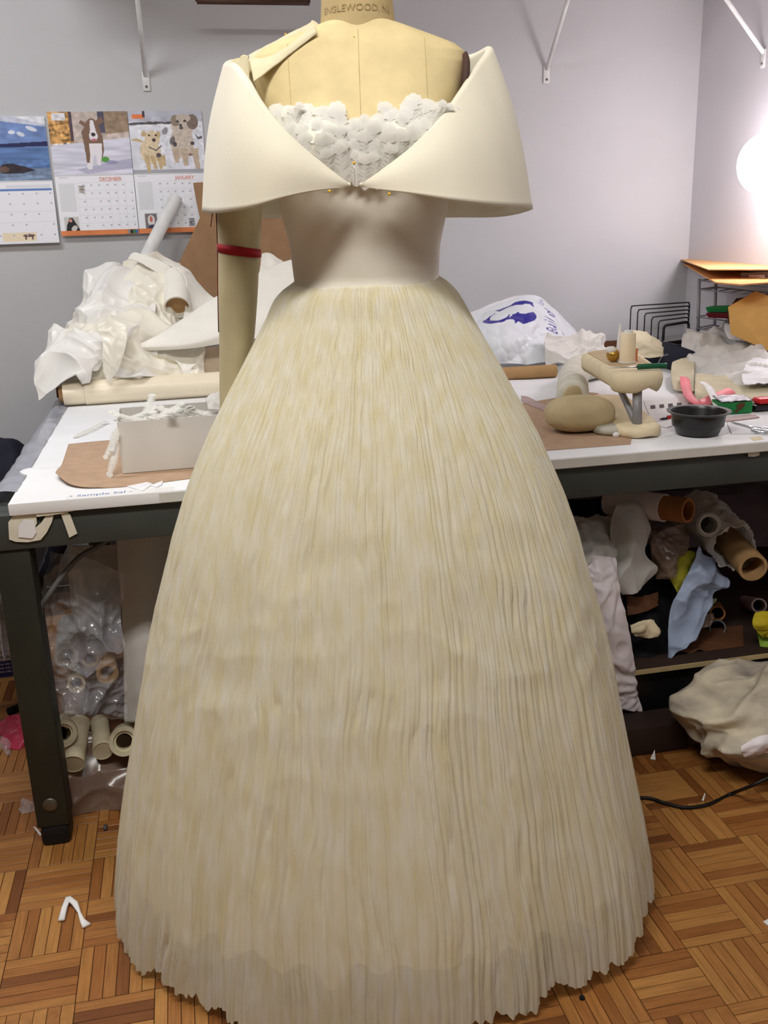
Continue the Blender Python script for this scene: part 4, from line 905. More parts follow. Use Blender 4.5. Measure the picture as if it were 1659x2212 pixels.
solo('tissue_paper', sheet(netP([[(1180, 722, 3.06), (1230, 730, 3.08), (1290, 735, 3.1), (1310, 760, 3.1)], [(1176, 758, 2.98), (1220, 755, 2.97), (1280, 765, 2.98), (1318, 775, 3.0)], [(1180, 785, 2.95), (1240, 792, 2.92), (1290, 790, 2.93), (1325, 785, 2.95)]]), 90, 90, .05, 13, 11, 2, zmin=H, fold=1), m_tissue, 'crumpled cream tissue in front of the carrier bag', 'tissue')
pa = T(1200, 815) + np.array([0, 0, .021]); pb = pa + np.array([-.42, .02, 0])
solo('cardboard_tube', hollow(pa, pb, .0205, .0175), m_tube, 'tan cardboard tube lying by the carrier bag', 'tube', auto=40)
solo('paper_sheet', tab([(1080, 822), (1215, 822), (1218, 858), (1130, 872), (1060, 872)], .002), m_paper, 'blank white paper sheet in front of the cardboard tube', 'paper', smooth=False)
solo('kraft_sheet', tab([(1080, 872), (1225, 845), (1290, 850), (1370, 900), (1362, 960), (1150, 976), (1060, 985)], .0015), m_kraft, 'flat kraft paper sheet under the beige tailor ham', 'paper', smooth=False)
solo('ribbon_strip', tab([(1126, 856), (1140, 858), (1192, 884), (1184, 892), (1126, 868)], .002, H + .0018), m_mauve, 'mauve ribbon strip lying on the kraft sheet', 'ribbon', smooth=False)
# padded sleeve roll
pr = [T(1236, 893), T(1236, 870), T(1238, 845), T(1252, 828), T(1290, 818), T(1340, 812)]
pr = [p_ + np.array([0, 0, .044]) for p_ in pr]; sp_ = spline(pr, 8); rr_ = .042*np.ones(len(sp_)) + .0012*np.sin(np.arange(len(sp_))*2.2); rr_[0] = .034
o = thing('sleeve_roll', 'bent cotton sleeve roll behind the tailor ham', 'pressing roll', T(1250, 850)); obj('roll', rings(sp_, rr_, 28), m_roll, o); obj('end_cap', lump(sp_[0] - np.array([0, .004, 0]), (.03, .008, .03), .02, nu=24, nv=16), m_ham, o)
c = T(1258, 935); solo('tailor_ham', lump((c[0], c[1] + .02, H + .0415 + .002), (.083, .062, .0415), .015, 1.5, 3, 48, 32, power=.82), m_ham, 'smooth beige oval tailor ham on the kraft sheet', 'tailor ham')
solo('thread_clip', lump(T(1331, 945) + np.array([0, 0, .006]), (.008, .006, .006), .1), m_paper, 'tiny white plastic clip between ham and sleeve board', 'clip')
# sleeve board
def plank(front, backp, wf, wb, z, th, m, name, parent, pad=0., n=14):
    f = np.array(front[:2]); b_ = np.array(backp[:2]); d = b_ - f; ln = np.linalg.norm(d); d /= ln; s = np.array([d[1], -d[0]])
    ol = []
    for k in range(n): a = pi*k/(n - 1); ol.append(f + d*(wf/2)*(1 - sin(a)) - s*(wf/2)*cos(a)*1.)
    for k in range(n): a = pi*k/(n - 1); ol.append(b_ - d*(wb/2)*(1 - sin(a)) + s*(wb/2)*cos(a))
    ol = np.array(ol); c_ = ol.mean(0); V = []; lv = [(-.0, .93), (.15, .985), (.5, 1.), (.85, .985), (1., .90), (1.02, .6)]
    for t_, k in lv:
        for q in ol: V.append((*(c_ + (q - c_)*k), z + th*t_ + pad*.006*sin(q[0]*90 + q[1]*70)*(t_ < .4)))
    m2 = len(ol); F_ = gridF(len(lv), m2, False, True) + [list(range(m2))[::-1], list(range((len(lv) - 1)*m2, len(lv)*m2))]
    return obj(name, (V, F_), m, parent)
fB, bB = T(1388, 950), T(1300, 868); z1 = .876
fT = T(1386, 836, z1); bT = fT + (bB - fB)*.92; bT[2] = z1
o = thing('sleeve_board', 'padded double sleeve board with metal strut', 'sleeve board', (*((fB + bB)/2)[:2], H))
plank(fB, bB, .105, .12, H + .001, .024, m_pad, 'lower_board', o, .3); plank(fT, bT, .125, .15, z1 - .012, .043, m_pad, 'upper_board', o, 1.)
plank(fT + (bT - fT)*.22, bT - (bT - fT)*.06, .10, .12, z1 + .0312, .002, m_wood, 'board_face', o)
q0 = fB + (bB - fB)*.12; q1 = fT + (bT - fT)*.10; q2 = fT + (bT - fT)*.42
obj('strut', rings([(*q0[:2], H + .02), (q1[0], q1[1], z1 + .004)], .011, 12), m_grey, o); obj('strut', rings([(*q0[:2], H + .02), (q2[0] - .03, q2[1], z1 + .004)], .008, 12), m_grey, o)
plank(T(1372, 948) + np.array([-.035, .03, 0]), T(1300, 868) + np.array([-.06, .0, 0]), .085, .10, H + .001, .022, m_board, 'grey_board', o)
# on the sleeve board
ps = fT + (bT - fT)*.36; zs_ = z1 + .034
o = thing('thread_cone', 'cream thread spool standing on the sleeve board', 'thread spool', (ps[0], ps[1], zs_))
obj('thread', lathe([(.0185, .004), (.0195, .008), (.0185, .068), (.0175, .072)], (ps[0], ps[1], zs_), 28), m_thread, o, auto=40); obj('spool', lathe([(.021, 0), (.021, .004)], (ps[0], ps[1], zs_), 28), m_boxw, o, auto=40); obj('spool_top', lathe([(.012, .072), (.010, .078)], (ps[0], ps[1], zs_), 20), m_boxw, o, auto=40)
pz = ps + np.array([-.012, .03, 0]); solo('needle_cone', lathe([(.009, 0), (.006, .05), (.002, .092)], (pz[0] + .004, pz[1] + .0, zs_), 16), m_tissue, 'slender cream cone peeking behind the thread spool', 'thread spool', auto=40)
pz = ps + np.array([-.024, .03, 0]); o = thing('hand_bell', 'small round gold bell beside the thread spool', 'bell', (pz[0], pz[1], zs_)); obj('bell_body', lump((pz[0], pz[1], zs_ + .016), (.016, .016, .016), .06, 2, nu=24, nv=16), m_gold, o); obj('bell_cap', lump((pz[0] - .004, pz[1], zs_ + .028), (.013, .013, .010), 0, nu=16, nv=10), m_tissue, o)
pz = ps + np.array([.04, .02, 0]); solo('orange_spool', lathe([(.01, 0), (.008, .004), (.008, .026), (.01, .03)], (pz[0] - .012, pz[1], zs_), 18), m_orange, 'orange thread bobbin half hidden behind the cream spool', 'thread spool', auto=40)
ga, gb = fT + (bT - fT)*.1 + np.array([-.068, .01, 0]), fT + (bT - fT)*.1 + np.array([.066, -.01, 0]); zz_ = z1 + .034
o = thing('thread_snips', 'thread snips with green handles on the sleeve board', 'snips', (*((ga + gb)/2)[:2], zz_))
ga[2] = gb[2] = zz_ + .006; gm = (ga + gb)/2
obj('blade', rings([ga, gm], [.001, .004], 8, squash=(1, .5)), m_steelpin, o); obj('handle', pipe([gm, gm*.5 + gb*.5 + np.array([0, -.003, .001]), gb], .0065, 12, 5), m_green, o); obj('spring', pipe([gb + np.array([-.02, .004, .004]), gb + np.array([-.005, .012, .02]), gb + np.array([.01, .014, .024])], .0009, 6, 5), m_silver, o)
# black bowl
c = T(1512, 940); c = np.array([c[0], c[1] + .012, H + .0005])
o = thing('bowl', 'shallow black plastic bowl near the table front', 'bowl', c)
obj('shell', lathe([(.040, 0), (.048, .004), (.053, .018), (.058, .022), (.061, .048), (.071, .0535), (.0715, .0555), (.062, .0545), (.0585, .048), (.055, .024), (.045, .006), (.01, .0045)], c, 48), m_blackp, o, auto=50)
# bundle, rack and trays by the corner
solo('rolled_cloth', rings([T(1470, 806) + np.array([.02, 0, .032]), T(1440, 790) + np.array([.0, .05, .04]), T(1400, 780) + np.array([0, .1, .03])], [.042, .04, .03], 24), m_navy, 'dark navy rolled cloth behind the green snips', 'fabric roll')
solo('muslin_scrap', sheet(netP([[(1340, 722, 2.95), (1380, 716, 2.97), (1425, 735, 2.98)], [(1335, 745, 2.9), (1380, 738, 2.9), (1430, 750, 2.92)], [(1345, 778, 2.86), (1385, 775, 2.86), (1432, 772, 2.88)]]), 30, 24, .014, 16, 3, zmin=H), m_beige, 'folded beige muslin behind the thread spool', 'fabric')
solo('brown_strip', box(P(1262, 745, 3.42) - np.array([.02, .01, .05]), P(1330, 738, 3.42) + np.array([.03, .01, .004])), m_brownc, 'narrow brown wooden strip against the wall by the bag', 'strip', smooth=False)
def inv_u(xl, xr, yt, Y, r, Yr=None, zb=H + .012):
    a = P(xl, yt, Y); b_ = P(xr, yt - 8, Yr or Y); r_ = .012; e = (b_ - a)/np.linalg.norm(b_ - a)
    return pipe([(a[0], a[1], zb), (a[0], a[1], a[2] - .02), (a[0], a[1], a[2] - r_), a + e*.004 - np.array([0, 0, .003]), a + e*r_, (a + b_)/2, b_ - e*r_, b_ - e*.004 - np.array([0, 0, .003]), (b_[0], b_[1], b_[2] - r_), (b_[0], b_[1], b_[2] - .02), (b_[0], b_[1], zb)], r, 8, 4)
o = thing('file_rack', 'stepped wire file rack with black base', 'file rack', (1.75, 3.2, H))
for i in range(5): obj('wire_frame', inv_u(1363 + 15*i, 1490 - .5*i, 661 + 8*i, 3.32 - .045*i, .0024), m_black, o)
obj('wire_frame', inv_u(1434, 1488, 703, 3.08, .005), m_black, o)
obj('base', box((1.66, 3.06, H + .001), (1.87, 3.36, H + .013), .003), m_black, o, auto=40)
o = thing('desk_tray', 'black desk tray beside the wire file rack', 'tray', (1.74, 2.98, H))
obj('tray_front', box((1.62, 2.94, H + .001), (1.86, 2.95, H + .07), .003), m_blackp, o, auto=40); obj('tray_back', box((1.62, 3.02, H + .001), (1.86, 3.03, H + .075), .003), m_blackp, o, auto=40)
obj('tray_base', box((1.62, 2.951, H + .001), (1.86, 3.019, H + .008)), m_blackp, o, smooth=False)
for x in (1.62, 1.852): obj('tray_side', box((x, 2.951, H + .008), (x + .008, 3.019, H + .07)), m_blackp, o, smooth=False)
obj('rim_wire', pipe([P(1434, 738, 2.935), P(1480, 733, 2.935), P(1560, 727, 2.935)], .002, 6, 4), m_grey, o)
solo('wallet', box(P(1512, 748, 2.955) - np.array([0, 0, .02]), P(1552, 722, 2.955) + np.array([0, .05, 0]), .006), m_brownp, 'small dark brown leather wallet standing in the tray', 'wallet', auto=40)
# letter tray tower
A = P(1510, 606, 3.12); Bp = P(1672, 622, 2.82); dp = np.array([.10, .06, 0])
o = thing('letter_tray', 'grey two-tier letter tray tower by the side wall', 'letter tray', (*((A + Bp)/2)[:2], H))
def quadpipe(pts_, r): return rings(np.array(pts_ + [pts_[0]]), r, 8)
for q in (A, A + dp): obj('upright', rings([(q[0] + .012, q[1], H), (q[0], q[1], q[2] + .006)], .006, 10), m_grey, o)
obj('upright', rings([(Bp[0], Bp[1], H), Bp], .006, 10), m_grey, o)
for dz in (0, -.03, -.125, -.165):
    v = np.array([0, 0, dz]); obj('tier_wire', quadpipe([A + v, Bp + v, Bp + v + dp*.9, A + v + dp], .0025), m_grey, o)
for k in range(6):
    f_ = (k + .5)/6; q = A + (Bp - A)*f_; obj('tier_wire', rings([q + np.array([0, 0, -.165]), q + dp*.9 + np.array([0, 0, -.165])], .002, 6), m_grey, o); obj('tier_wire', rings([q + np.array([0, 0, -.03]), q + dp*.9 + np.array([0, 0, -.03])], .002, 6), m_grey, o)
la, lb_ = P(1603, 588, 2.86), P(1690, 612, 2.78); lbx = prism([P(1602, 590, 2.86), P(1690, 586, 2.78), P(1690, 616, 2.78), P(1600, 614, 2.86)], (.01, .02, 0)); lh = obj('label_holder', lbx, m_grey, o, smooth=False)
obj('label_card', prism([P(1618, 594, 2.84), P(1652, 593, 2.809), P(1652, 608, 2.809), P(1618, 609, 2.84)], (-.003, -.004, 0)), m_paper, lh, smooth=False)
solo('green_folder', prism([P(1524, 664, 3.02), P(1580, 662, 2.96), P(1640, 666, 2.9), P(1640, 676, 2.9), P(1528, 674, 3.02)], (.05, .04, 0)), m_greenb, 'teal green folder lying in the letter tray', 'folder', smooth=False)
solo('book', prism([P(1525, 676, 3.01), P(1600, 676, 2.94), P(1640, 680, 2.9), P(1640, 692, 2.9), P(1530, 686, 3.01)], (.05, .04, 0)), m_redthread, 'dark red book under the green folder', 'book', smooth=False)
def env(pts_, th, m, label): solo('envelope', prism(pts_, th), m, label, 'envelope', smooth=False)
zt_ = P(1545, 604, 3.0)[2]
env([T(1457, 560, zt_ + .035), T(1520, 566, zt_ + .03), T(1640, 580, zt_ + .01), T(1690, 610, zt_ + .004), T(1600, 617, zt_ + .006), T(1545, 612, zt_ + .008)], (0, 0, .004), m_env, 'orange manila envelope lying on the letter tray')
env([T(1471, 562, zt_ + .045), T(1488, 555, zt_ + .046), T(1590, 550, zt_ + .046), T(1640, 568, zt_ + .04), T(1690, 584, zt_ + .036), T(1530, 584, zt_ + .042)], (0, 0, .003), m_env2, 'tan envelope on top of the orange one')
env([P(1573, 664, 2.72), P(1632, 630, 2.74), P(1720, 660, 2.66), P(1720, 790, 2.6), P(1655, 756, 2.66), P(1578, 722, 2.72)], (.012, .02, 0), m_envp, 'padded yellow mailer leaning on the letter tray')
env([P(1570, 672, 2.79), P(1590, 645, 2.8), P(1700, 630, 2.76), P(1700, 720, 2.72), P(1574, 700, 2.79)], (.008, .012, 0), m_brownp, 'dark brown envelope behind the padded yellow mailer')
# papers and cloth scraps in front of the corner
def scrap(rows, m, label, cat='fabric', **k): return solo(k.pop('name', 'cloth_scrap'), sheet([[T(x, y) + np.array([0, 0, z_]) for x, y, z_ in r] for r in rows], zmin=H, **k), m, label, cat)
scrap([[(1480, 778, .09), (1560, 770, .11), (1640, 764, .11), (1700, 770, .1)], [(1470, 800, .05), (1540, 800, .075), (1620, 800, .08), (1700, 800, .08)], [(1500, 832, .01), (1560, 838, .03), (1620, 842, .04), (1700, 838, .05)], [(1500, 842, .004), (1560, 850, .006), (1620, 850, .01), (1700, 850, .01)]], m_tissue, 'heap of white tissue below the padded mailer', 'tissue', nu=90, nv=90, amp=.05, f=11, seed=17, octs=2, fold=1, name='tissue_paper')
scrap([[(1560, 766, .13), (1620, 760, .14), (1700, 755, .14)], [(1560, 790, .115), (1620, 790, .12), (1700, 790, .12)], [(1570, 800, .10), (1620, 805, .10), (1700, 800, .1)]], m_paper, 'printed white paper sheet lying over the tissue heap', 'paper', nu=24, nv=24, amp=.008, f=9, seed=18, name='paper_sheet')
scrap([[(1450, 815, .045), (1480, 808, .05), (1498, 812, .05)], [(1448, 835, .03), (1475, 835, .035), (1498, 838, .03)], [(1455, 850, .01), (1475, 852, .01), (1500, 852, .01)]], m_beige, 'small beige muslin square propped on the papers', nu=20, nv=20, amp=.006, f=14, seed=19)
scrap([[(1500, 836, .04), (1560, 840, .035), (1620, 830, .04), (1700, 815, .06)], [(1500, 858, .012), (1560, 858, .014), (1620, 850, .02), (1700, 840, .03)], [(1500, 872, .004), (1560, 872, .004), (1630, 870, .006), (1700, 865, .01)]], m_beige, 'long beige muslin strip beside the pink ribbon', nu=40, nv=24, amp=.01, f=12, seed=20)
scrap([[(1610, 826, .06), (1640, 818, .065), (1700, 815, .07)], [(1600, 845, .045), (1640, 843, .05), (1700, 840, .05)], [(1605, 858, .03), (1640, 858, .035), (1700, 855, .03)]], m_paper, 'white cloth fold on the beige muslin strip', nu=24, nv=20, amp=.012, f=18, seed=22)
for k, (pts_, m, lb) in enumerate((([(1390, 866), (1480, 858), (1490, 878), (1400, 892)], m_tape, 'strip of printed paper tape behind the black bowl'), ([(1400, 890), (1480, 880), (1500, 905), (1440, 925), (1405, 918)], m_paper, 'white paper piece behind the black bowl'), ([(1485, 872), (1545, 868), (1552, 890), (1500, 905)], m_mauve, 'mauve paper piece under the pink ribbon'), ([(1570, 915), (1690, 908), (1690, 935), (1580, 938)], m_paper, 'white paper slip under the silver scissors'), ([(1600, 862), (1690, 858), (1690, 880), (1625, 884)], m_beige, 'newsprint slip behind the green card box'))):
    solo('paper_slip', tab(pts_, .0015 + .0006*k), m, lb, 'paper', smooth=False)
for k in range(4):
    x = 1405 + 19*k; pts_ = [(x, 876 - k*1.8), (x + 10, 875 - k*1.8), (x + 11, 882 - k*1.8), (x + 1, 883 - k*1.8)]
    obj('print_square', prism([T(a, b_, H + .0025) for a, b_ in pts_], (0, 0, .0004)), m_inkd, bpy.data.objects['paper_slip'], smooth=False)
def ribbon(pts, w, m, label, name='ribbon'):
    c_ = spline(pts, 8); tg = np.gradient(c_, axis=0); V = []
    for p_, t_ in zip(c_, tg):
        s_ = np.cross(t_, (0, -.5, 1.)); s_ /= np.linalg.norm(s_); n_ = np.cross(s_, t_); n_ /= np.linalg.norm(n_)
        for a in (-1, -.4, .4, 1): V.append(p_ + s_*w*a + n_*.004*(1 - a*a))
    solo(name, (np.concatenate([V, np.array(V) - (0, 0, .0012)]), J((V, gridF(len(c_), 4)), (V, [q[::-1] for q in gridF(len(c_), 4)]))[1]), m, label, 'ribbon')
ribbon([T(1477, 842) + np.array([0, 0, .035]), T(1486, 868) + np.array([0, 0, .02]), T(1510, 882) + np.array([0, 0, .014]), T(1540, 874) + np.array([0, 0, .018]), T(1578, 862) + np.array([0, 0, .024])], .014, m_pink, 'curled pink satin ribbon lying behind the black bowl')
ribbon([T(1516, 858) + np.array([0, 0, .04]), T(1530, 870) + np.array([0, 0, .04]), T(1548, 890) + np.array([0, 0, .02]), T(1556, 902) + np.array([0, 0, .008])], .011, m_tape, 'white ribbon end crossing over the pink ribbon')
pa, pb = T(1556, 897), T(1624, 893); bt = P(1556, 868, pa[1])[2]
o = thing('card_box', 'small green card box with red emblem', 'box', (*((pa + pb)/2)[:2], H)); dy = np.array([.01, .06, 0])
base_ = [pa + (0, 0, .002), pb + (0, 0, .002), pb + dy + (0, 0, .002), pa + dy + (0, 0, .002)]
obj('body', prism(base_, (0, 0, bt - H - .006)), m_greenb, o, smooth=False)
cm = pa*.4 + pb*.6 + np.array([0, -.0008, .018]); e = (pb - pa)/np.linalg.norm(pb - pa)
obj('emblem', prism([cm + e*x + np.array([0, 0, z_]) for x, z_ in ((-.016, -.010), (-.006, -.004), (-.010, .006), (.004, .012), (.014, .008), (.008, -.002), (.0, -.006), (-.008, -.013))], (0, -.001, 0)), m_brownc, o, smooth=False)
obj('flap', sheet([[pa + (0, .0, bt - H), pb + (0, .0, bt - H)], [pa + dy + (0, 0, bt - H + .006), pb + dy + (0, 0, bt - H + .004)]], 12, 12, .006, 40, 2), m_grey, o)
solo('tray_card', tab([(1556, 905), (1630, 897), (1640, 903), (1570, 912)], .003), m_mauve, 'flat mauve card under the green card box', 'card', smooth=False)
pa = T(1636, 893); o = thing('stapler', 'red and black stapler beside the green card box', 'stapler', pa)
obj('base', box(pa + (0, .01, .001), pa + (.13, .05, .018), .005), m_blackp, o, auto=40); obj('arm', box(pa + (.012, .012, .0185), pa + (.13, .048, .034), .006), m_redp, o, auto=40)
pa, pb = T(1425, 911), T(1452, 905); o = thing('pencil', 'short red and black pencil touching the black bowl', 'pencil', pa); pa = pa + (0, 0, .006); pb = pb + (0, 0, .006)
obj('shaft', rings([pa*.5 + pb*.5, pb + (pb - pa)*.6], .005, 8), m_redp, o); obj('tip', rings([pa, pa*.5 + pb*.5], [.001, .005], 8), m_blackp, o)
pa, pb = T(1580, 917) + np.array([0, 0, .006]), T(1650, 935) + np.array([0, 0, .006]); o = thing('scissors', 'silver scissors lying on the white paper slip', 'scissors', (*((pa + pb)/2)[:2], H))
for s in (-1, 1):
    dv = (pb - pa); sd_ = np.array([-dv[1], dv[0], 0]); sd_ /= np.linalg.norm(sd_)
    obj('blade', rings([pa + sd_*.003*s, pa + dv*.55, pa + dv*.8 - sd_*.008*s], [.001, .005, .004], 8, squash=(1, .5)), m_silver, o)
    c_ = pb - sd_*.014*s; obj('finger_ring', rings(np.array([c_ + dv/np.linalg.norm(dv)*.02*cos(a) + sd_*.011*sin(a) for a in np.linspace(0, 2*pi, 20)]), .0028, 8), m_silver, o)
solo('yellow_tape', tab([(1620, 946), (1642, 943), (1650, 948), (1628, 952)], .0004), m_pad, 'yellowed tape piece on the table edge by the scissors', 'tape', smooth=False)

# ================================================================== under the table, window side
def uc(rows, m, label, name='cloth', cat='fabric', **k): return solo(name, sheet(netP(rows), **k), m, label, cat)
o = thing('black_bin', 'long black plastic bin standing under the lower shelf', 'bin', (1.3, 2.1, 0))
obj('bin_front', box((.9, 1.965, .0), (TR - .12, 1.98, SH - .014), .004), m_blackp, o, auto=40); obj('bin_side', box((.9, 1.981, 0), (.915, 2.6, SH - .014)), m_blackp, o, smooth=False); obj('bin_base', box((.916, 1.981, 0), (TR - .12, 2.6, .01)), m_blackp, o, smooth=False)
solo('dark_plank', box((.72, 1.865, 0), (1.12, 1.945, .075), .004), m_darkw, 'dark brown wooden plank lying under the table', 'plank', auto=40)
uc([[(1395, 1070, 2.5), (1500, 1060, 2.5), (1660, 1050, 2.5), (1760, 1050, 2.5)], [(1395, 1120, 2.42), (1500, 1110, 2.42), (1660, 1100, 2.4), (1760, 1100, 2.4)], [(1395, 1200, 2.4), (1500, 1180, 2.4), (1660, 1180, 2.38), (1760, 1180, 2.38)]], m_mauved, 'mauve grey cloth rolls packed up under the table top', nu=50, nv=40, amp=.03, f=6, seed=3)
uc([[(1230, 1080, 2.55), (1320, 1070, 2.55), (1420, 1060, 2.55)], [(1230, 1240, 2.6), (1320, 1240, 2.6), (1420, 1240, 2.6)], [(1230, 1420, 2.6), (1320, 1420, 2.6), (1420, 1420, 2.6)]], m_blackcl, 'dark cloth hanging at the back under the table', nu=30, nv=30, amp=.02, f=6, seed=4)
uc([[(1400, 1180, 2.5), (1550, 1180, 2.5), (1740, 1180, 2.5)], [(1400, 1300, 2.45), (1550, 1300, 2.45), (1740, 1300, 2.45)], [(1400, 1390, 2.4), (1550, 1390, 2.4), (1740, 1390, 2.4)]], m_maroon, 'maroon cloth heaped at the back of the lower shelf', nu=40, nv=40, amp=.03, f=7, seed=5, zmin=SH)
def froll(a, b_, ya, yb, ro, ri, mw, mc, label, core_out=.0, fr=.3):
    pa = P(*a, ya); pb = P(*b_, yb); d = (pb - pa)/np.linalg.norm(pb - pa); o = thing('fabric_roll', label, 'fabric roll', (pa + pb)/2)
    if mw is not None: obj('wrap', hollow(pa - d*core_out, pb, ro, ri + .0008), mw, o, auto=40)
    obj('core', hollow(pa, pb + d*.01, ri + (.0004 if mw is not None else .006), ri - .006 if mw is not None else ri), mc, o, auto=40)
    return o
# tubes: first end faces the viewer
def tube2(end, back, ye, yb, r, mcore, mwrap, label, out):
    pa = P(*end, ye); pb = P(*back, yb); d = (pb - pa)/np.linalg.norm(pb - pa); o = thing('fabric_roll', label, 'fabric roll', (pa + pb)/2)
    obj('core', hollow(pa, pb, r, r*.78), mcore, o, auto=40)
    if mwrap: obj('wrap', hollow(pa + d*out, pb + d*.02, r*1.14, r*1.015), mwrap, o, auto=40)
tube2((1487, 1103), (1330, 1085), 2.02, 2.20, .031, m_tubeo, m_lilac, 'lilac roll with an orange-brown core end under the table', .065)
tube2((1532, 1134), (1480, 1122), 2.06, 2.28, .027, m_coldw, m_coldw, 'white paper roll with a dark open end under the table', .004)
tube2((1627, 1226), (1530, 1120), 1.98, 2.32, .036, m_tube, None, 'thick tan cardboard tube poking out of plastic wrap', .1)
pa = P(1590, 1185, 2.035); pb = P(1510, 1100, 2.32)
q_ = np.linspace(0, 1, 40); pth = [pa + (pb - pa)*k for k in q_]; vf = rings(pth, .055, 60, False); V_ = vf[0] + 0; c_ = crumple(V_, 22, 5); ax_ = np.repeat(np.array(pth), 60, 0); V_ = ax_ + (V_ - ax_)*(.85 + .5*c_)[:, None]
solo('plastic_wrap', (V_, vf[1]), m_tissue, 'cream plastic wrapping round the thick tan tube', 'wrapping')
tube2((1550, 1325), (1545, 1310), 2.12, 2.35, .020, m_tubeo, None, 'small orange cardboard tube end on the lower shelf', .1)
tube2((1640, 1308), (1600, 1300), 2.12, 2.35, .020, m_mauve, None, 'pinkish tube end beside the maroon cloth', .1)
tube2((1550, 1356), (1540, 1345), 2.10, 2.35, .022, m_cable, None, 'dark grey tube end below the orange tube', .1)
uc([[(1225, 1110, 2.12), (1280, 1112, 2.14), (1335, 1120, 2.16)], [(1240, 1150, 2.04), (1290, 1150, 2.05), (1320, 1150, 2.08)], [(1250, 1200, 2.0), (1290, 1195, 2.0), (1335, 1190, 2.02)], [(1255, 1222, 2.0), (1290, 1216, 1.99), (1330, 1205, 2.0)]], m_coldw, 'crumpled grey-white cloth above the hanging lilac satin', nu=60, nv=50, amp=.03, f=12, seed=8, octs=2, fold=1)
uc([[(1330, 1092, 2.1), (1365, 1092, 2.1), (1375, 1098, 2.1)], [(1318, 1140, 2.06), (1365, 1130, 2.05), (1411, 1140, 2.07)], [(1325, 1215, 2.02), (1365, 1190, 2.01), (1400, 1190, 2.04)], [(1330, 1255, 2.01), (1370, 1240, 2.0), (1422, 1232, 2.03)], [(1345, 1284, 2.02), (1370, 1286, 2.0), (1400, 1268, 2.03)]], m_coldw, 'stiff white interfacing bent in flat facets under the table', nu=60, nv=50, amp=.03, f=8, seed=28, octs=1, thick=.002, fold=1)
uc([[(1262, 1205, 1.99), (1290, 1200, 1.985), (1328, 1205, 1.99)], [(1275, 1300, 1.955), (1305, 1290, 1.94), (1340, 1280, 1.955)], [(1290, 1400, 1.945), (1330, 1390, 1.93), (1362, 1390, 1.945)], [(1310, 1490, 1.95), (1350, 1480, 1.94), (1376, 1490, 1.95)], [(1340, 1530, 1.95), (1362, 1534, 1.945), (1384, 1536, 1.95)]], m_lilac, 'lilac white satin length hanging down to the floor', nu=80, nv=40, amp=.016, f=14, seed=12, octs=2, warp=.9)
uc([[(1400, 1150, 2.1), (1440, 1135, 2.1), (1480, 1150, 2.12)], [(1405, 1190, 2.05), (1445, 1180, 2.04), (1492, 1180, 2.07)], [(1415, 1245, 2.06), (1440, 1235, 2.05), (1470, 1205, 2.08)]], m_smoke, 'smoky clear plastic bag beside the white interfacing', nu=60, nv=60, amp=.035, f=14, seed=15, fold=1, name='plastic_bag', cat='plastic bag')
uc([[(1390, 1180, 2.14), (1430, 1170, 2.16), (1470, 1180, 2.18)], [(1390, 1260, 2.1), (1430, 1260, 2.1), (1470, 1260, 2.12)], [(1360, 1340, 2.06), (1410, 1340, 2.05), (1450, 1330, 2.08)], [(1375, 1436, 2.02), (1410, 1438, 2.01), (1450, 1432, 2.04)]], m_blackcl, 'black cloth heap on the end of the lower shelf', nu=40, nv=40, amp=.02, f=9, seed=16, zmin=SH)
uc([[(1445, 1240, 2.07), (1465, 1200, 2.08), (1500, 1190, 2.1)], [(1450, 1258, 2.045), (1475, 1230, 2.05), (1505, 1210, 2.08)], [(1462, 1285, 2.04), (1480, 1270, 2.05), (1500, 1240, 2.06)]], m_olive, 'yellow green cloth folded above the pale blue satin', nu=30, nv=30, amp=.015, f=18, seed=18)
uc([[(1505, 1180, 2.08), (1530, 1200, 2.08), (1550, 1230, 2.1)], [(1475, 1260, 2.035), (1520, 1250, 2.03), (1572, 1265, 2.06)], [(1450, 1310, 2.02), (1490, 1290, 2.01), (1545, 1288, 2.05)], [(1444, 1370, 2.005), (1470, 1360, 2.0), (1495, 1370, 2.02)], [(1442, 1430, 1.995), (1462, 1410, 1.99), (1484, 1395, 2.0)]], m_ltblue, 'pale blue satin trailing over the lower shelf', nu=80, nv=60, amp=.03, f=11, seed=19, octs=2, fold=1)
uc([[(1485, 1298, 2.07), (1510, 1296, 2.07), (1545, 1292, 2.08)], [(1485, 1325, 2.06), (1510, 1325, 2.06), (1535, 1315, 2.07)]], m_sage, 'sage green folded cloth under the pale blue satin', nu=30, nv=20, amp=.012, f=30, seed=21)
uc([[(1490, 1330, 2.06), (1515, 1328, 2.06), (1540, 1325, 2.07)], [(1485, 1360, 2.045), (1510, 1358, 2.04), (1535, 1352, 2.05)]], m_smoke, 'small clear packet below the sage green cloth', nu=24, nv=20, amp=.016, f=26, seed=23, name='plastic_packet', cat='plastic bag')
uc([[(1362, 1350, 1.99), (1390, 1340, 1.99), (1410, 1342, 2.0)], [(1365, 1368, 1.975), (1392, 1362, 1.97), (1424, 1364, 1.98)], [(1372, 1376, 1.98), (1395, 1380, 1.975), (1418, 1374, 1.98)]], m_pad, 'small cream cloth scrap on the black cloth', nu=30, nv=26, amp=.02, f=18, seed=24, octs=2, fold=1)
uc([[(1350, 1285, 2.06), (1380, 1290, 2.06), (1420, 1280, 2.08)], [(1355, 1330, 2.035), (1385, 1325, 2.03), (1420, 1310, 2.05)]], m_brownc, 'brown cloth fold under the white interfacing', nu=24, nv=20, amp=.014, f=16, seed=25)
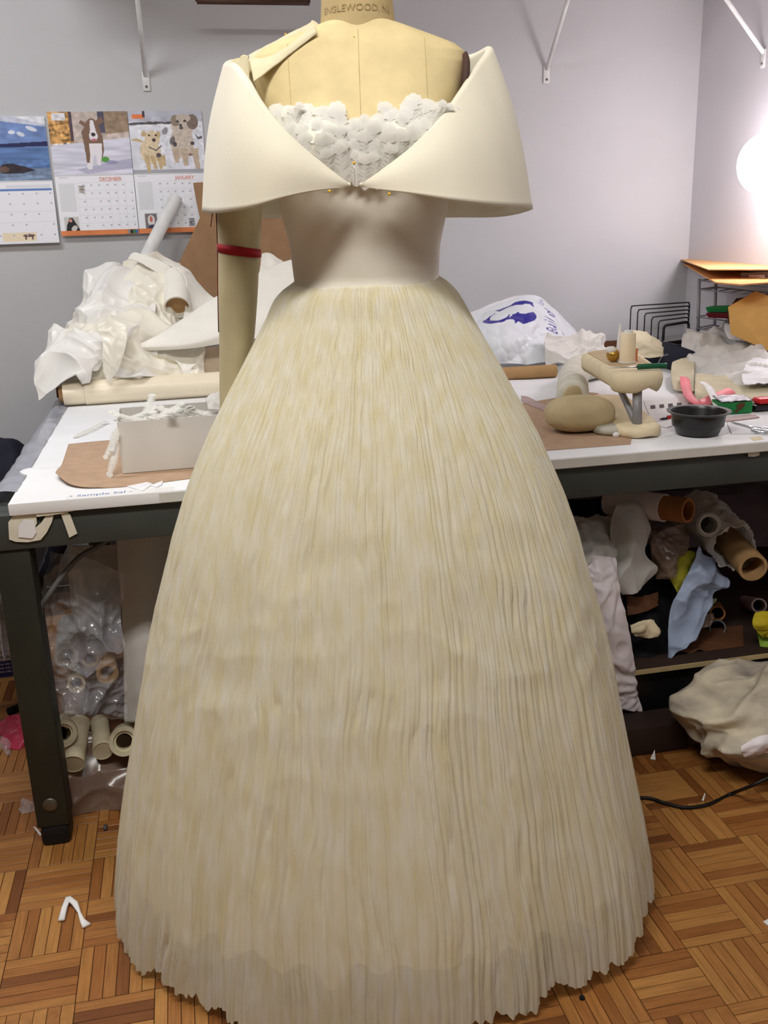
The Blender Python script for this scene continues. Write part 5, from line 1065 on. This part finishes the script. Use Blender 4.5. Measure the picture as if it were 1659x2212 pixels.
uc([[(1470, 1385, 2.12), (1530, 1370, 2.12), (1600, 1385, 2.12)], [(1465, 1415, 2.0), (1530, 1410, 2.0), (1605, 1412, 2.0)]], m_brownc, 'brown paper heap along the lower shelf edge', nu=36, nv=24, amp=.02, f=14, seed=26, zmin=SH, name='brown_paper', cat='paper')
uc([[(1630, 1325, 2.0), (1660, 1320, 2.0), (1720, 1320, 2.02)], [(1625, 1350, 1.98), (1660, 1350, 1.97), (1720, 1350, 2.0)], [(1650, 1372, 1.985), (1670, 1375, 1.98), (1720, 1370, 2.0)]], m_yelp, 'bright yellow cloth over the lime green bag', nu=30, nv=30, amp=.015, f=15, seed=27)
uc([[(1636, 1365, 2.0), (1670, 1362, 2.0), (1720, 1360, 2.02)], [(1642, 1400, 1.99), (1670, 1398, 1.98), (1720, 1395, 2.0)], [(1640, 1422, 1.985), (1670, 1424, 1.98), (1720, 1420, 2.0)]], m_lime, 'lime green bag under the bright yellow cloth', nu=30, nv=30, amp=.012, f=12, seed=29, name='green_bag', cat='bag')
# canvas bundle on the floor
c = np.array([1.285, 1.775, .118])
o = thing('canvas_bundle', 'big stained cream canvas bundle on the floor', 'bundle', (c[0], c[1], 0))
th_, ph_ = np.meshgrid(np.linspace(0, 2*pi, 140, endpoint=False), np.linspace(.03, pi - .03, 90), indexing='ij')
D_ = np.stack([np.cos(th_)*np.sin(ph_), np.sin(th_)*np.sin(ph_), np.cos(ph_)], -1); rad = 1 + .30*creases(D_*np.array([1.7, 1.7, .9]), 1.15, 6, 2, .9) + .40*np.exp(-((D_[..., 0] + .15)/.16)**2 - ((D_[..., 1] + .25)/.2)**2)*(D_[..., 2] > 0)
Sc = c + D_*np.array([.215, .15, .115])*rad[..., None]; Sc[..., 2] = np.maximum(Sc[..., 2], .002 + .0*Sc[..., 2])
F_ = gridF(140, 90, True) + [[i*90 for i in range(140)], [i*90 + 89 for i in range(140)][::-1]]
obj('canvas', (Sc.reshape(-1, 3), F_), m_canvas, o)
uc([[(1602, 1612, 1.60), (1640, 1590, 1.60), (1690, 1585, 1.60)], [(1600, 1622, 1.595), (1640, 1612, 1.59), (1690, 1605, 1.59)], [(1606, 1632, 1.60), (1640, 1628, 1.595), (1690, 1625, 1.6)]], m_lilac, 'white cloth rag lying on the canvas bundle', nu=30, nv=20, amp=.010, f=18, seed=33)
solo('floor_cable', pipe([G(x, y) + np.array([0, 0, .0042]) for x, y in ((1300, 1735), (1390, 1727), (1435, 1738), (1480, 1748), (1530, 1741), (1580, 1718))] + [P(1620, 1699, 1.60), P(1659, 1681, 1.585), P(1720, 1658, 1.56)], .004, 8, 8), m_cableb, 'black power cable snaking past the canvas bundle', 'cable')

# ================================================================== under the table, calendar side
solo('grey_cable', pipe([P(243, 1158, 1.93), P(215, 1178, 1.92), P(170, 1205, 1.915), P(130, 1250, 1.91), P(105, 1285, 1.9), P(88, 1310, 1.9), P(88, 1330, 1.9)], .0055, 10, 8), m_cable, 'grey cable drooping from the table rail to the leg', 'cable')
def gl(c, r, m, label, cat, name, **k): return solo(name, lump(c, r, **k), m, label, cat)
gl((-.62, 2.5, .57), (.13, .2, .12), m_blackp, 'glossy black rubbish bag hanging behind the table leg', 'bag', 'black_bag', amp=.25, f=2.2, seed=4, nu=80, nv=50)
solo('garment_cover', lump((-.66, 3.25, .33), (.22, .14, .29), .15, 2., 9, 64, 50, zmin=.0, fold=1), m_navy, 'dark navy garment cover standing by the wall', 'garment bag')
solo('plastic_bag', lump((-.60, 2.12, .64), (.12, .2, .085), .5, 2.5, 6, 90, 60, fold=1), m_clearg, 'crumpled grey plastic bag beside the table end', 'plastic bag')
pc = G(32, 1455); cx = pc[0] + .004
o = thing('carton', 'white printed carton with blue base stripe', 'carton', (cx - .12, 2.8, 0)); zt = P(20, 1302, 2.74)[2]
cb = obj('body', box((cx - .24, 2.74, .0), (cx, 2.98, zt), .002), m_carton, o, auto=40); obj('blue_stripe', box((cx - .24, 2.738, .004), (cx, 2.7395, .055)), m_blue, cb, smooth=False)
for k, (s_, sz, z_) in enumerate((('al', .045, zt - .05), ('holder', .018, zt - .085), ('container', .016, zt - .105), ('Store Clear', .016, zt - .122), ('labour', .016, zt - .155), ('label reminds', .016, zt - .172), ('of calendars', .016, zt - .188))):
    v, f = text_vf(s_, sz, align='RIGHT'); obj('lettering', (np.array([(cx - .004 + q[0], 2.7385, z_ + q[1]) for q in v]), f), m_inkd, cb, smooth=False)
for k in range(3):
    v, f = text_vf('product line info', .011, align='RIGHT'); obj('lettering', (np.array([(cx - .006 + q[0], 2.7372, .042 - k*.012 + q[1]) for q in v]), f), m_carton, cb, smooth=False)
solo('black_strap', pipe([P(44, 1340, 2.48), P(36, 1400, 2.47), P(40, 1460, 2.47), P(52, 1510, 2.48), G(54, 1530) + np.array([0, 0, .011]), G(20, 1545) + np.array([0, 0, .011])], .011, 10, 8), m_blackcl, 'black strap looping behind the table leg', 'strap')
uc([[(-10, 1560, 2.40), (25, 1550, 2.40), (60, 1535, 2.38)], [(5, 1600, 2.33), (35, 1590, 2.32), (65, 1580, 2.32)], [(10, 1618, 2.305), (40, 1622, 2.29), (66, 1612, 2.31)]], m_pinkp, 'crumpled pink film on the floor behind the leg', nu=40, nv=40, amp=.03, f=14, seed=3, octs=2, fold=1, zmin=0., name='pink_film', cat='film')
uc([[(2, 1590, 2.29), (16, 1596, 2.285), (24, 1606, 2.28)], [(0, 1610, 2.28), (12, 1616, 2.27), (20, 1622, 2.27)], [(10, 1625, 2.27), (18, 1630, 2.262), (24, 1632, 2.26)]], m_clear, 'clear film scrap beside the crumpled pink film', nu=16, nv=16, amp=.01, f=24, seed=5, name='clear_film', cat='film')
# rolls standing in clear plastic
uc([[(250, 1150, 2.1), (320, 1150, 2.08), (400, 1150, 2.1)], [(262, 1300, 2.08), (320, 1300, 2.05), (400, 1300, 2.08)], [(268, 1430, 2.06), (320, 1430, 2.03), (400, 1430, 2.06)], [(270, 1560, 2.05), (320, 1560, 2.02), (400, 1560, 2.05)]], m_frost, 'frosted white film hung beside the gown under the table', nu=40, nv=30, amp=.006, f=6, seed=3, name='frosted_film', cat='film')
def tube3(end, back, ye, yb, r, m, label, core=None):
    pa = P(*end, ye); pb = P(*back, yb); o = thing('fabric_roll', label, 'fabric roll', (pa + pb)/2); obj('wrap', hollow(pa, pb, r, r*.72), m, o, auto=40)
    d = (pb - pa)/np.linalg.norm(pb - pa); obj('core', hollow(pa + d*.006, pb - d*.006, r*.715, r*.55), core or m_tube, o, auto=40)
tube3((232, 1455), (225, 1390), 2.02, 2.3, .024, m_tube, 'tan cardboard tube end showing through clear plastic')
tube3((195, 1425), (195, 1370), 2.06, 2.3, .026, m_brownc, 'dark brown roll end behind the tan tube')
tube3((145, 1420), (150, 1350), 2.08, 2.3, .028, m_coldw, 'grey-white roll end at the leg side of the clear plastic')
tube3((165, 1478), (168, 1440), 2.05, 2.3, .02, m_beige, 'beige roll end low in the clear plastic')
uc([[(150, 1180, 2.3), (200, 1180, 2.3), (270, 1175, 2.28)], [(150, 1280, 2.25), (200, 1280, 2.24), (270, 1280, 2.25)], [(160, 1380, 2.2), (210, 1370, 2.2), (265, 1380, 2.22)]], m_coldw, 'white cloth length behind the clear plastic', nu=36, nv=36, amp=.02, f=9, seed=41)
uc([[(110, 1190, 2.0), (170, 1200, 1.99), (270, 1240, 2.0)], [(88, 1300, 1.985), (150, 1320, 1.97), (262, 1330, 1.98)], [(105, 1400, 1.97), (170, 1410, 1.95), (268, 1410, 1.97)], [(120, 1490, 1.96), (190, 1490, 1.94), (275, 1490, 1.955)], [(118, 1545, 1.965), (190, 1560, 1.95), (275, 1552, 1.96)]], m_clear, 'clear crinkled plastic bag round the roll ends', nu=140, nv=100, amp=.045, f=13, seed=42, octs=3, fold=1, name='plastic_bag', cat='plastic bag')
tube3((136, 1585), (150, 1560), 1.99, 2.35, .030, m_beige, 'cream roll with a dark hollow end beside the leg', m_muslin)
tube3((268, 1602), (275, 1575), 1.985, 2.35, .033, m_beige, 'cream roll with thick end beside the gown hem', m_muslin)
for a, b_, yy, r, lb in (((158, 1650), (172, 1560), 1.965, .024, 'cream paper roll tilted down under the clear plastic'), ((222, 1622), (215, 1560), 1.99, .021, 'slim beige paper roll pointing to the floor'), ((192, 1618), (205, 1560), 2.07, .022, 'shaded beige paper roll between the two cream rolls')):
    pa, pb = P(*a, yy), P(*b_, yy + .12); o = thing('paper_roll', lb, 'paper roll', (pa + pb)/2); obj('paper', rings([pa, pb], r, 24), m_beige, o, auto=40); obj('paper_edge', hollow(pa + (pa - pb)*.01, pa + (pb - pa)*.1, r*1.06, r*1.01), m_muslin, o, auto=40)
uc([[(150, 1590, 2.05), (210, 1580, 2.05), (285, 1590, 2.05)], [(142, 1660, 2.0), (205, 1650, 2.0), (285, 1670, 2.0)], [(140, 1720, 1.98), (200, 1720, 1.98), (285, 1720, 1.97)], [(145, 1758, 1.975), (200, 1752, 1.97), (285, 1746, 1.96)]], m_smoke, 'smoky film bag sagging to the floor below the rolls', nu=60, nv=50, amp=.03, f=9, seed=44, octs=2, fold=1, name='film_bag', cat='plastic bag')
solo('brown_carton', box((-.33, 2.07, 0), (.02, 2.5, .13), .003), m_brownc, 'low brown carton on the floor under the paper rolls', 'carton', auto=40)
# bits on the floor
solo('paper_twist', J(rings([G(133, 1992) + np.array([0, 0, .004]), G(140, 1966) + np.array([0, 0, .006]), G(149, 1950) + np.array([0, 0, .012])], [.0065, .006, .0055], 8, squash=(1, .5)), rings([G(149, 1950) + np.array([0, 0, .012]), G(163, 1958) + np.array([0, 0, .007]), G(172, 1975) + np.array([0, 0, .004]), G(178, 1990) + np.array([0, 0, .003]), G(188, 2003) + np.array([0, 0, .003])], [.0055, .0065, .003, .005, .009], 8, squash=(1, .45))), m_tape, 'twisted white paper strip lying on the parquet', 'paper')
solo('film_scrap', sheet([[G(x, y) + np.array([0, 0, z_]) for x, y, z_ in r] for r in (((38, 1750, .002), (55, 1738, .012), (80, 1736, .003)), ((42, 1754, .004), (60, 1748, .014), (84, 1744, .003)), ((48, 1760, .001), (64, 1757, .004), (82, 1752, .001)))], 24, 24, .012, 40, 4, 2, zmin=.0005, fold=1), m_clear, 'clear film scrap on the parquet beside the table leg', 'film')
solo('paper_sliver', prism([G(72, 1787) + (0, 0, .0006), G(78, 1789) + (0, 0, .0006), G(92, 1806) + (0, 0, .0006), G(86, 1806) + (0, 0, .0006)], (0, 0, .0015)), m_tape, 'thin white sliver on the parquet beside the foot', 'paper', smooth=False)
solo('lint_tuft', lump(G(228, 1790) + np.array([0, 0, .004]), (.004, .008, .002), .8, 3, 2, 20, 14, zmin=.0005), m_cable, 'small grey lint tuft on the parquet near the gown', 'lint')
solo('paper_scrap', prism([G(1648, 1992) + (0, 0, .0006), G(1672, 1980) + (0, 0, .0006), G(1676, 1996) + (0, 0, .0006), G(1660, 2002) + (0, 0, .0006)], (0, 0, .001)), m_tape, 'white paper scrap on the parquet past the cable', 'paper', smooth=False)
solo('paper_sliver', prism([G(1405, 1640) + (0, 0, .0006), G(1414, 1630) + (0, 0, .012), G(1416, 1642) + (0, 0, .0006)], (0, .001, .0008)), m_tape, 'tiny white shred in front of the dark plank', 'paper', smooth=False)
solo('paper_sliver', prism([G(1516, 1730) + (0, 0, .0006), G(1522, 1714) + (0, 0, .0006), G(1524, 1716) + (0, 0, .0006), G(1520, 1731) + (0, 0, .0006)], (0, 0, .001)), m_tape, 'thin pale shred on the parquet by the cable', 'paper', smooth=False)
solo('lint_tuft', lump(G(1257, 2158) + np.array([0, 0, .003]), (.004, .004, .003), .5, 3, 8, 16, 12, zmin=.0005), m_blackcl, 'tiny black lint speck on the parquet by the hem', 'lint')
